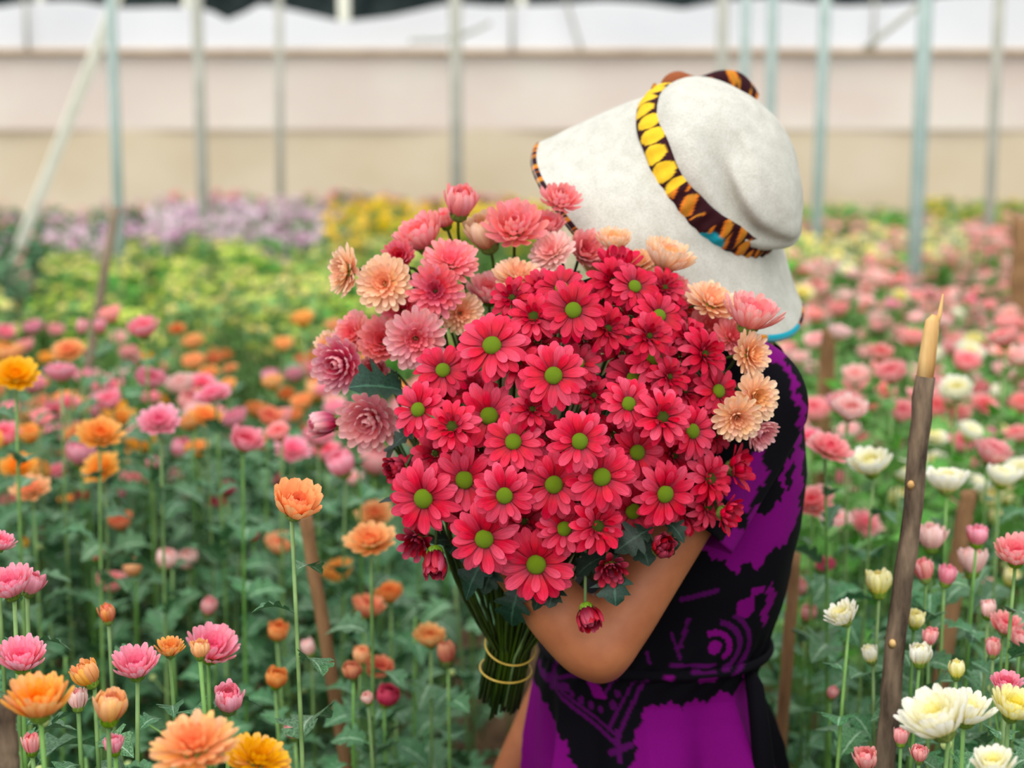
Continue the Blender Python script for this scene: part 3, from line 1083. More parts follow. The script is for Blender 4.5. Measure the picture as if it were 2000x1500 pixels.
def hand(w, d, nrm, curl, thumb):
    """palm and five bent fingers; d along the hand, nrm out of the palm"""
    d = Vector(d).normalized()
    nrm = (Vector(nrm) - d * Vector(nrm).dot(d)).normalized()
    s = d.cross(nrm)
    rot = Matrix((d, s, nrm)).transposed().to_4x4()
    ell(w + d * .045, (.052, .038, .015), rot)
    for k, (off, ln) in enumerate(((-.029, .062), (-.010, .072), (.010, .068), (.027, .052))):
        p = w + d * .082 + s * off
        pts, a = [p - d * .02, p], 0
        for j in range(3):
            a += curl
            p = p + (d * math.cos(a) + nrm * math.sin(a)) * ln * (.45, .32, .27)[j]
            pts.append(p)
        limb(pts, [.009, .0088, .0085, .008, .0068], 8)
    t0 = w + d * .03 - s * .03 * thumb
    t1 = t0 + (d * .5 - s * thumb * .7 + nrm * .5).normalized() * .035
    t2 = t1 + (d * .8 + nrm * .6).normalized() * .028
    limb([t0 + s * .015 * thumb, t0, t1, t2], [.012, .0115, .010, .0078], 8)


hand(Lwr, (-.45, .75, .45), (.85, .45, -.1), .45, 1)
hand(Rwr, (-.35, -.1, -1), (0, -1, .1), .5, -1)
for s in (-1, 1):
    hip = Vector((P(1272, 1450, YP).x, YP + .085 * s, .76))
    kn = Vector((hip.x - .02, hip.y, .43))
    an = Vector((hip.x + .02, hip.y, .075))
    limb([hip, hip.lerp(kn, .5), kn, kn.lerp(an, .35), an, an - Vector((0, 0, .03))], [.085, .072, .052, .05, .034, .034])
    limb([an + Vector((.03, 0, -.04)), an + Vector((-.05, 0, -.042)), an + Vector((-.13, 0, -.055))], [.032, .036, .024])
body = link('body', bd.mesh('body', [M['skin']]), person)
rm = body.modifiers.new('remesh', 'REMESH')
rm.mode = 'VOXEL'
rm.voxel_size = .0045
rm.use_smooth_shade = True
sm = body.modifiers.new('smooth', 'SMOOTH')
sm.factor = .7
sm.iterations = 14
# hair under the hat
hg = Geo()
V, F, UV = lathe([(max(1e-3, math.sin(math.pi * i / 12)), -math.cos(math.pi * i / 12)) for i in range(13)], 20)
hg.add(V, F, UV, mx=Matrix.Translation(hp(-.018, 0, .016) - PO) @ HR @ Matrix.Diagonal((.084, .075, .098, 1)))
hg.add(V, F, UV, mx=Matrix.Translation(hp(-.085, 0, -.035) - PO) @ HR @ Matrix.Diagonal((.035, .04, .035, 1)))
link('hair', hg.mesh('hair', [M['hair']]), person)

# dress
NA = 420
rows = np.concatenate([np.linspace(672, 1560, 330), np.linspace(1575, 2000, 40)])
V = np.concatenate([dress_ring(py, NA) for py in rows])
Vw = V.copy()
g = Geo().add(V - np.array(PO), grid_faces(len(rows), NA, True))
dress = link('dress', g.mesh('dress', [M['dress']], dye_of(Vw)), person)
dress['label'] = 'purple cotton dress with black batik print'
# waist tie: two cords and a hanging end
rows2 = np.linspace(1236, 1260, 7)
prof = np.sin(np.linspace(0, math.pi, 7)) * .006 + .003
V = np.concatenate([dress_ring(py, 240, gr, False) for py, gr in zip(rows2, prof)])
link('waist_tie', Geo().add(V - np.array(PO), grid_faces(7, 240, True)).mesh('waist_tie', [M['dress']], dye_of(V)), dress)
pts = [P(1462, 1306, 1.64), P(1474, 1340, 1.615), P(1484, 1420, 1.60), P(1492, 1500, 1.60), P(1500, 1600, 1.60)]
V, F, UV = tube([p - PO for p in pts], [.006, .010, .011, .012, .011], 10)
V[:, 1] = (V[:, 1]) * 1.0
link('tie_end', Geo().add(V, F, UV).mesh('tie_end', [M['dress']], np.tile(BLACK, (len(V), 1))), dress)


def sleeve(sh, el, t1, r0, r1):
    ax = (el - sh).normalized()
    a = ax.cross(Vector((0, 1, 0))).normalized()
    b = ax.cross(a)
    n, m = 60, 90
    V = []
    for i in range(n):
        t = -.05 + (t1 + .05) * i / (n - 1)
        c = sh.lerp(el, t)
        u = i / (n - 1)
        r = (r0 + (r1 - r0) * u) * min(1, math.sqrt(max(0, 1 - (1 - min(1, u * 3.2)) ** 2)) + .02)
        for k in range(m):
            th = 2 * math.pi * k / m
            f = 1 + .07 * u * math.sin(th * 6 + 1) + .03 * math.sin(th * 3 + t * 6)
            V.append(c + a * math.cos(th) * r * f * 1.1 + b * math.sin(th) * r * f * .8)
    # small inner hem
    V = np.array([tuple(v) for v in V])
    return V, grid_faces(n, m, True)


for sh, el, t1 in ((Lsh + Vector((.006, 0, .02)), Lel, .56), (Rsh + Vector((.006, 0, .02)), Rel, .6)):
    V, F = sleeve(sh, el, t1, .062, .058)
    o = link('sleeve', Geo().add(V - np.array(PO), F).mesh('sleeve', [M['dress']], dye_of(V)), dress)
    so = o.modifiers.new('solid', 'SOLIDIFY')
    so.thickness = .002

for o in [body] + list(person.children_recursive):
    if o.name.split('.')[0] in ('body', 'dress', 'sleeve', 'tie_end', 'waist_tie'):
        SP.add_object('person', o)

# ------------------------------------------------------------------ the hat
hat = link('sun_hat', None, loc=HC)
tag(hat, 'floppy off-white knitted sun hat with an orange and brown printed band', 'hat')


def hw(phi, r, z):
    return HX * (r * math.cos(phi)) + HY * (r * math.sin(phi)) + HAX * z


NP = 220
V = []
NZ = 60
CH = .088
for i in range(NZ):
    t = i / (NZ - 1)
    # superellipse from the band to the top
    ang = t * math.pi / 2
    z = CH * math.sin(ang) ** (2 / 2.3)
    r = .103 * max(0.0, math.cos(ang)) ** (2 / 2.5) + .0004
    for k in range(NP):
        ph = 2 * math.pi * k / NP
        bul = 1 + .07 * math.sin(min(1, t * 2) * math.pi)
        dr = .0045 * math.sin(ph * 3 + 1 + t * 4) * math.sin(math.pi * t) + .0022 * math.sin(ph * 7 + t * 9) * math.sin(math.pi * min(1, t * 1.3))
        # sagging crease on the side that faces the bouquet
        q = math.exp(-(((ph - math.radians(292)) / .75) ** 2)) * math.exp(-(((t - .34 - .10 * math.sin(ph * 2)) / .075) ** 2))
        q2 = math.exp(-(((ph - math.radians(250)) / .5) ** 2)) * math.exp(-(((t - .55) / .09) ** 2))
        rr = r * bul + dr - .020 * q - .009 * q2
        sag = Vector((.15, 0, -1)) * (.017 * math.sin(math.pi * t) * (.6 + .4 * math.cos(ph)))
        V.append(hw(ph, rr, z - .004 * q) + sag)
link('crown', Geo().add(np.array([tuple(v) for v in V]), grid_faces(NZ, NP, True)).mesh('crown', [M['knit']]), hat)


def brim_pt(ph, t):
    c = math.cos(ph)
    far = max(0.0, math.sin(ph - .25))
    Rr = .1745 + .0275 * c - .022 * far + .003 * math.sin(ph * 3 + .5)
    D = .083 - .053 * c + .062 * far + .003 * math.sin(ph * 4)
    r = .102 + (Rr - .102) * t + .006 * math.sin(math.pi * t) * math.sin(ph * 3)
    d = D * (t ** 1.15) + .004 * math.sin(t * math.pi) * math.sin(ph * 5 + 1)
    return hw(ph, r, -d)


NB = 30
V = [brim_pt(2 * math.pi * k / NP, i / (NB - 1)) for i in range(NB) for k in range(NP)]
br = link('brim', Geo().add(np.array([tuple(v) for v in V]), grid_faces(NB, NP, True)).mesh('brim', [M['knit']]), hat)
so = br.modifiers.new('solid', 'SOLIDIFY')
so.thickness = .0025

DB, OR, YE, TE, GO = (np.array(lin(*c)) for c in ((52, 20, 26), (226, 122, 34), (236, 190, 44), (30, 160, 180), (196, 128, 40)))


def ribbon_dye(s, v, seed, yellow=None, teal=None):
    """petal and stripe print along a ribbon: s metres along, v 0..1 across"""
    C = np.tile(OR, (len(s), 1))
    ph = s / .021
    fr = ph - np.floor(ph)
    idx = np.floor(ph)
    w = .5 + .5 * np.sin(idx * 2.3 + seed)
    lobe = ((fr - .5) / .42) ** 2 + ((v - .5 - .15 * np.sin(idx * 1.7)) / .45) ** 2
    stripe = np.sin((s * 260 + v * 5 + np.sin(idx) * 3))
    C[stripe > .35] = GO
    C[(stripe < -.35)] = DB
    C[(lobe > 1.15)] = DB
    C[(w > .78) & (lobe < .8)] = DB
    if yellow is not None:
        m = (s > yellow[0]) & (s < yellow[1])
        C[m & (lobe < 1.25)] = YE
        C[m & (lobe >= 1.25)] = DB
    if teal is not None:
        m = (((s - teal[0]) / teal[1]) ** 2 + ((v - teal[2]) / .35) ** 2) < 1
        C[m] = TE
    return C


# printed band round the crown
NS, NV = 900, 11
V, sv, vv = [], [], []
for j in range(NV):
    v = j / (NV - 1)
    for k in range(NS):
        ph = 2 * math.pi * k / NS
        wob = .0035 * math.sin(ph * 5) + .002 * math.sin(ph * 11)
        wd = .028 + .008 * math.exp(-((ph - 5.3) / .7) ** 2)
        z = -.010 + wd * v + wob * .4
        r = .1085 + .004 * math.sin(math.pi * v) - .004 * v + .0012 * math.sin(ph * 40) * math.sin(math.pi * v) + (.006 if v < .5 else .004) * math.exp(-((ph - 4.7) / .9) ** 2)
        V.append(tuple(hw(ph, r, z)))
        sv.append(ph * .108)
        vv.append(v)
sv, vv = np.array(sv), np.array(vv)
# the yellow length runs from the upper end to the side facing the bouquet
D = ribbon_dye(sv, vv, 1.0, (math.radians(172) * .108, math.radians(262) * .108), (math.radians(297) * .108, .016, .1))
o = link('hat_band', Geo().add(np.array(V), grid_faces(NV, NS, True)).mesh('hat_band', [M['ribbon']], D), hat)
so = o.modifiers.new('solid', 'SOLIDIFY')
so.thickness = .002

# printed binding along the brim edge
V, sv = [], []
NQ = 8
for j in range(NQ):
    th = 2 * math.pi * j / NQ
    for k in range(NS):
        ph = 2 * math.pi * k / NS
        e = brim_pt(ph, 1.0)
        inn = (brim_pt(ph, .94) - e).normalized()
        nn = inn.cross((brim_pt(ph + .01, 1) - e).normalized())
        V.append(tuple(e + inn * (.0035 + .0055 * math.cos(th)) + nn * .0032 * math.sin(th)))
        sv.append(ph * .175)
sv = np.array(sv)
D = ribbon_dye(sv, np.full(len(sv), .5), 2.0, None, (math.radians(348) * .175, .040, .5))
F = grid_faces(NQ, NS, True) + [((NQ - 1) * NS + k, (NQ - 1) * NS + (k + 1) % NS, (k + 1) % NS, k) for k in range(NS)]
link('brim_binding', Geo().add(np.array(V), F).mesh('brim_binding', [M['ribbon']], D), hat)


def ribbon(name, pts, hwid, thick, seed, yellow=None, flat=Vector((0, 0, 1))):
    n = 60
    C_ = []
    pts = [Vector(p) for p in pts]
    for i in range(n):
        t = i / (n - 1) * (len(pts) - 1)
        k = min(int(t), len(pts) - 2)
        p0, p1, p2, p3 = pts[max(k - 1, 0)], pts[k], pts[k + 1], pts[min(k + 2, len(pts) - 1)]
        u = t - k
        C_.append(((p1 * 2) + (p2 - p0) * u + (p0 * 2 - p1 * 5 + p2 * 4 - p3) * u * u + (p1 * 3 - p0 - p2 * 3 + p3) * u ** 3) * .5)
    V, s, vv = [], [], []
    m = 14
    L = 0
    for i, c in enumerate(C_):
        t = (C_[min(i + 1, n - 1)] - C_[max(i - 1, 0)]).normalized()
        a = (flat - t * flat.dot(t)).normalized()
        b = t.cross(a)
        if i:
            L += (c - C_[i - 1]).length
        w = hwid(i / (n - 1)) if callable(hwid) else hwid
        for k in range(m):
            th = 2 * math.pi * k / m
            V.append(tuple(c + a * math.cos(th) * w + b * math.sin(th) * thick - HC))
            s.append(L)
            vv.append((math.cos(th) + 1) / 2)
    D = ribbon_dye(np.array(s), np.array(vv), seed, yellow)
    return V, grid_faces(n, m, True) + [tuple(range(m))[::-1], tuple((n - 1) * m + k for k in range(m))], D


RED = np.array(lin(150, 84, 52))
V, F, D = ribbon('bow_loop', [P(1318, 205, 1.80), P(1313, 178, 1.80), P(1326, 160, 1.80), P(1362, 163, 1.81), P(1405, 156, 1.82), P(1440, 168, 1.83), P(1468, 200, 1.84)], lambda t: .012 + .004 * math.sin(t * 9), .007, 3.0)
D[: int(len(D) * .45)] = RED
link('bow_loop', Geo().add(np.array(V), F).mesh('bow_loop', [M['ribbon']], D), hat)
V, F, D = ribbon('band_knot', [P(1268, 205, 1.735), P(1275, 190, 1.735), P(1278, 166, 1.74)], lambda t: .010 * (1.05 - t * .85), .006, 5.0, flat=Vector((1, 0, 0)))
D[:] = np.where(np.random.default_rng(1).random((len(D), 1)) < .3, DB, GO)
link('band_knot', Geo().add(np.array(V), F).mesh('band_knot', [M['ribbon']], D), hat)

for o in hat.children:
    SP.add_object('hat', o)

# ------------------------------------------------------------------ the bouquet
BIND = P(998, 1256, 1.585)
BEND = P(976, 1364, 1.615)
BC = (1080, 900)
bq_rng = np.random.default_rng(77)
HEADS = []


def bouquet_Y(px, py):
    rho2 = ((px - BC[0]) / 470) ** 2 + ((py - BC[1]) / 470) ** 2
    return 1.575 - .19 * math.sqrt(max(0.0, 1 - rho2))


def bouquet_flower(px, py, r, mat, form, name, label, group, dy=0.0, n=None, disc='disc', disc_r=.24, tilt=(0, 0), own=9, leaves=0, Y=None, hang=False, grow=1.1):
    Yb = (Y if Y is not None else bouquet_Y(px, py)) + dy
    c = P(px, py, Yb)
    R = r * grow / FPX * Yb
    if n is None:
        n = Vector((.62 * (px - BC[0]) / 450 + tilt[0], -1, .16 - .42 * (py - BC[1]) / 450 + tilt[1])) + Vector((bq_rng.uniform(-.1, .1), 0, bq_rng.uniform(-.1, .1)))
    n = Vector(n).normalized()
    h = c - n * R * (.12 if form in ('daisy', 'double', 'mum', 'incurved') else .45)
    S = head_spec(mat, form, R, n, bq_rng, disc=disc, disc_r=disc_r, calyx=form not in ('daisy', 'double'), own=own)
    V, F = spec_body(S)
    ray = (c - Vector((0, 0, CAM_H))).normalized()
    best = None
    for off in (0, .005, -.005, .010, -.010, .016, -.016, .024, -.024, .032, .042, .052, .064, .078):
        k = SP.hits(V + np.array(h + ray * off), F, stop=400)
        sc = k + 260 * abs(off)
        if best is None or sc < best[0]:
            best = (sc, off)
        if k <= 1:
            break
    h = h + ray * best[1]
    root = link(name, None, loc=h)
    tag(root, label, 'flower', group)
    link_spec(S, root)
    SP.add(root.name, V + np.array(h), F)
    HEADS.append((root, h, n, R, hang))
    return root


def bouquet_stems():
    """every stem has its own place in the tied bundle; the places are dealt out so that the stems fan without crossing"""
    N = len(HEADS)
    ax = (BIND - BEND).normalized()
    e1 = (Vector((1, 0, 0)) - ax * ax.x).normalized()
    e2 = ax.cross(e1)
    slot = np.array([(.00212 * math.sqrt(k + .5) * math.cos(k * 2.39996), .00212 * math.sqrt(k + .5) * math.sin(k * 2.39996)) for k in range(N)])
    src = np.array([((h - BIND).dot(e1), (h - BIND).dot(e2)) for _, h, *_ in HEADS])
    src = (src - src.mean(0)) / src.std(0).mean() * slot.std(0).mean()
    D = ((src[:, None] - slot[None]) ** 2).sum(2)
    ass = np.arange(N)
    order = sorted(range(N), key=lambda i: -(src[i] ** 2).sum())
    free = set(range(N))
    for i in order:
        ass[i] = min(free, key=lambda q: D[i, q])
        free.discard(int(ass[i]))
    for _ in range(12):
        ch = False
        for i in range(N):
            for j in range(i + 1, N):
                if D[i, ass[j]] + D[j, ass[i]] < D[i, ass[i]] + D[j, ass[j]] - 1e-12:
                    ass[i], ass[j] = ass[j], ass[i]
                    ch = True
        if not ch:
            break
    rr = .0016
    arm_tree = BVHTree.FromPolygons((mesh_np(body.data)[0] + np.array(PO)).tolist(), mesh_np(body.data)[1])
    eye = Vector((0, 0, CAM_H))
    disc_c = np.array([tuple(h + n * R * .1) for _, h, n, R, _ in HEADS])
    disc_n = np.array([tuple(n) for _, h, n, R, _ in HEADS])
    disc_r = np.array([R * .92 for _, h, n, R, _ in HEADS])

    def in_front(pts, me):
        """how much of a stem hangs before the blooms or the arm instead of behind them"""
        k = 0
        for t, p in enumerate(pts):
            d = np.array(p - eye)
            den = disc_n @ d
            with np.errstate(divide='ignore', invalid='ignore'):
                u = ((disc_c - np.array(eye)) * disc_n).sum(1) / den       # where the line of sight meets each bloom's face
            q = np.array(eye) + u[:, None] * d
            m = (np.linalg.norm(q - disc_c, axis=1) < disc_r) & (u > 1.004)
            m[me] = False
            k += int(m.any())
            if t > 2 and p.z < 1.10:
                loc, *_ = arm_tree.ray_cast(p, Vector(d).normalized(), .16)
                k += 1 if loc is not None else 0
        return k
    for i in sorted(range(N), key=lambda i: (HEADS[i][1].x < .16, (slot[ass[i]] ** 2).sum())):   # those that pass the sleeve first
        root, h, n, R, hang = HEADS[i]
        o = e1 * float(slot[ass[i], 0]) + e2 * float(slot[ass[i], 1])
        B, E = BIND + o, BEND + o * 1.03 + ax * bq_rng.uniform(-.012, .012)
        s0 = h - n * R * .25
        best = None
        for t in range(200):
            if t < 12:
                lift, back, rise, fan = (.09, .16, .24)[t % 3], (.035, .07, .035, .08)[t // 3], (0, 0, .03, .06)[t // 3], 1.6
                j1 = j2 = Vector((0, 0, 0))
            else:
                lift, back, rise, fan = bq_rng.uniform(.05, .30), bq_rng.uniform(.02, .14), bq_rng.uniform(-.01, .11), bq_rng.uniform(.4, 3.5)
                j1, j2 = (Vector(bq_rng.normal(0, .008 + .00012 * t, 3)) for _ in range(2))
            p1 = s0 - n * back + Vector((0, .012, rise)) + j1
            p2 = B + (ax * .5 + Vector((0, 0, .5))).normalized() * lift + o * fan * lift / .1 + j2
            if (p2 - B).normalized().dot(ax) < .82:      # leaves the bundle along it
                continue
            up = bez(s0, p1, p2, B, 15)
            vis = in_front(up, i) * 14
            if best is not None and vis >= best[0]:
                continue
            V, F, UV = tube([p - h for p in up] + [E - h], rr, 6)
            k = vis + SP.hits(V + np.array(h), F, root.name, 400)
            if best is None or k < best[0]:
                best = (k, V, F, UV)
            if k == 0:
                break
        _, V, F, UV = best
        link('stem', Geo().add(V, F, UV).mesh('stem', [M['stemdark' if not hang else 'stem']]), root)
        SP.add('stem ' + root.name, V + np.array(h), F)


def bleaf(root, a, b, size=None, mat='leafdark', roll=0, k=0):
    """leaf from pixel-depth point a to b"""
    a, b = P(*a), P(*b)
    d = b - a
    L = (size or d.length) * 1.15
    x = d.normalized()
    z = (Vector((0, -.55, .8)) - x * Vector((0, -.55, .8)).dot(x)).normalized()
    y = z.cross(x)
    mx = Matrix((x, y, z)).transposed().to_4x4()
    me = leaf_mesh(k, mat)
    V0, F0 = mesh_np(me)
    best = None
    for rl, dy, sc in ((0, 0, 1), (20, 0, 1), (-20, 0, 1), (0, .012, 1), (40, .01, .95), (-40, .01, .95), (0, .025, .95), (0, -.012, .95), (60, .02, .9), (-60, .02, .9), (0, .04, .9)):
        m_ = Matrix.Translation(a - Vector(root.location) + Vector((0, dy, 0))) @ mx @ R_('X', roll + rl) @ Matrix.Scale(L * sc, 4)
        c_ = SP.hits(moved(V0, Matrix.Translation(root.location) @ m_), F0)
        if best is None or c_ < best[0]:
            best = (c_, m_)
        if c_ <= 2:
            break
    o = link('leaf', me, root, mx=best[1])
    SP.add_object('leaf ' + root.name, o)


GR = 'red daisies of the bouquet'
L_OPEN = 'wide-open bright red daisy chrysanthemum with a round lime centre in the bouquet'
L_CRIM = 'crimson daisy chrysanthemum with a lime centre on the hat side of the bouquet'
L_DBL = 'crimson double chrysanthemum with curled inner petals hiding its centre in the bouquet'
L_HALF = 'red daisy chrysanthemum with a dark olive centre half covered by petals in the bouquet'
OPEN = [  # px, py, r, dy, tilt x, tilt z
    (906, 938, 68, .012, 0, 0), (945, 1054, 70, 0, .05, 0), (985, 969, 62, .004, .1, 0), (1082, 947, 68, 0, 0, 0), (1176, 932, 68, .0, -.1, .1), (1301, 966, 66, 0, .0, 0), (1103, 1033, 56, .006, .2, .1),
    (1133, 862, 62, .004, 0, 0), (1246, 884, 60, .006, .0, 0), (1002, 862, 62, .012, 0, .25), (955, 813, 68, .016, .05, -.05), (815, 800, 55, .0, 0, 0), (1081, 733, 66, -.004, 0, 0), (960, 673, 70, .0, 0, .12),
    (1229, 788, 54, .0, 0, .1), (1355, 842, 56, .006, .1, 0), (1278, 697, 60, .02, .2, .2)]
OPEN2 = [(1120, 605, 62, -.012, 0, -.15), (1097, 560, 52, .02, 0, .55), (1241, 558, 50, .0, .1, .1), (1289, 615, 50, .0, .1, .1), (1240, 737, 60, .012, 0, .45), (1406, 763, 54, .0, .25, .1), (1290, 768, 46, .025, .1, .3), (1130, 708, 46, .03, 0, .2),
         (865, 722, 56, .01, .3, .25), (1238, 1000, 62, .02, .1, -.1)]
DARK = [(1170, 1028, 62, .0, .25, .1), (1025, 905, 52, .016, .2, .1), (1296, 814, 58, .0, .0, .1), (1008, 708, 56, .012, .2, .1), (1042, 617, 50, .006, -.1, .1), (882, 832, 54, .006, 0, .15), (1390, 935, 56, .0, .1, .1), (1385, 990, 46, .02, .2, 0)]
DOUB = [(1040, 798, 44, .02), (1200, 548, 52, .0), (1160, 772, 40, .04), (1190, 640, 52, .01), (1270, 655, 48, .0), (1380, 690, 56, -.01), (1340, 762, 46, .015), (1310, 735, 44, .03), (1330, 690, 46, .03), (1000, 580, 46, .01), (1345, 655, 44, .02), (1180, 585, 44, .02),
        (1232, 620, 44, .03), (1300, 560, 44, .03), (1145, 660, 46, .04), (1050, 665, 48, .04), (1370, 790, 44, .03), (1320, 890, 54, .03), (850, 885, 50, .045), (1023, 1018, 52, .03), (1070, 850, 46, .05), (940, 875, 44, .05), (1200, 850, 46, .045),
        (1130, 985, 46, .04), (1215, 690, 46, .035), (910, 1000, 46, .04), (1345, 1005, 44, .03), (790, 925, 40, .05), (860, 770, 46, .02), (1280, 840, 40, .045), (1060, 560, 42, .02), (1400, 850, 42, .03), (1350, 935, 40, .04), (1240, 945, 44, .04), (930, 760, 40, .04), (1310, 520 + 80, 40, .04)]
OWN = {(906, 938): 'red daisy overlapping the largest one, just above its lime centre', (945, 1054): 'red daisy between the largest daisy and the lowest one', (815, 800): 'outermost red daisy beside the blush double chrysanthemum and a dark leaf',
       (960, 673): 'red daisy directly below the peach bloom tucked against the reds', (1081, 733): 'big red daisy in the middle of the bouquet, facing straight out', (1301, 966): 'red daisy above the closed bud on the bare upper arm',
       (1355, 842): 'red daisy beside the overlapping peach pair on the sleeve', (1103, 1033): 'small red daisy touching the lowest wide-open one from above', (955, 813): 'red daisy with a large centre between the outermost and the middle one',
       (1278, 697): 'red daisy partly behind others among the crimson ones near the hat'}
for px, py, r, dy, tx, tz in OPEN:
    bouquet_flower(px, py, r, 'red', 'daisy', 'red_daisy', OWN.get((px, py), L_OPEN), GR, dy, tilt=(tx, tz), disc_r=.25)
f_top = bouquet_flower(825, 975, 74, 'red', 'daisy', 'red_daisy', 'largest red daisy of the bouquet, pink-tinged and facing out over the bed', GR, -.01, disc_r=.25)
f_low = bouquet_flower(1047, 1104, 76, 'red', 'daisy', 'red_daisy', 'lowest wide-open red daisy of the bouquet above the hanging bud', GR, -.012, tilt=(0, .05), disc_r=.245)
for px, py, r, dy, tx, tz in OPEN2:
    bouquet_flower(px, py, r, 'crimson', 'daisy', 'crimson_daisy', L_CRIM, GR, dy, tilt=(tx, tz), disc_r=.245)
for px, py, r, dy, tx, tz in DARK:
    bouquet_flower(px, py, r, 'red', 'double', 'red_daisy', L_HALF, GR, dy, tilt=(tx, tz), disc='discdark', disc_r=.2)
for px, py, r, dy in DOUB:
    bouquet_flower(px, py, r, 'crimson', 'double', 'double_chrysanthemum', L_DBL, GR, dy, disc='discdark', disc_r=.12, tilt=(bq_rng.uniform(-.2, .2), bq_rng.uniform(-.1, .3)))
f_up = bouquet_flower(1210, 505, 50, 'crimson', 'halfopen', 'crimson_daisy', 'topmost crimson bloom of the bouquet against the white hat brim', GR, .0, n=(.1, -.45, 1), disc=None)
f_side = bouquet_flower(1450, 912, 50, 'crimson', 'halfopen', 'crimson_daisy', 'crimson half-open bloom pointing out to the purple sleeve', GR, .0, n=(1, -.6, .25), disc=None)
f_side2 = bouquet_flower(1428, 1006, 42, 'crimson', 'halfopen', 'crimson_daisy', 'small crimson half-open bloom over the sleeve hem', GR, .0, n=(.9, -.7, -.15), disc=None)
f_hb = bouquet_flower(1195, 1116, 40, 'maroon', 'halfopen', 'red_bud', 'half-open dark red bloom in front of the bare forearm', 'buds under the bouquet', -.005, n=(.15, -1, -.25), disc=None)
f_b1 = bouquet_flower(1290, 1070, 25, 'maroon', 'bud', 'red_bud', 'closed dark red bud against the bare upper arm', 'buds under the bouquet', .0, n=(.25, -.8, .45), disc=None)
f_b2 = bouquet_flower(1148, 1198, 27, 'maroon', 'tulip', 'red_bud', 'opening red bud hanging lowest in front of the elbow', 'buds under the bouquet', .0, n=(.25, -.75, -.75), disc=None, hang=True, Y=1.415)
f_b3 = bouquet_flower(812, 1062, 40, 'maroon', 'halfopen', 'red_bud', 'dark red curled half-open bloom under the largest red daisy', 'buds under the bouquet', .01, n=(-.2, -1, -.2), disc=None)
f_b4 = bouquet_flower(850, 1088, 26, 'maroon', 'bud', 'red_bud', 'closed dark red bud beside the curled half-open bloom', 'buds under the bouquet', .01, n=(.0, -.75, -.75), disc=None)
f_b5 = bouquet_flower(778, 915, 24, 'maroon', 'tulip', 'red_bud', 'small dark red bud above the largest red daisy', 'buds under the bouquet', .03, n=(-.7, -.7, .2), disc=None)

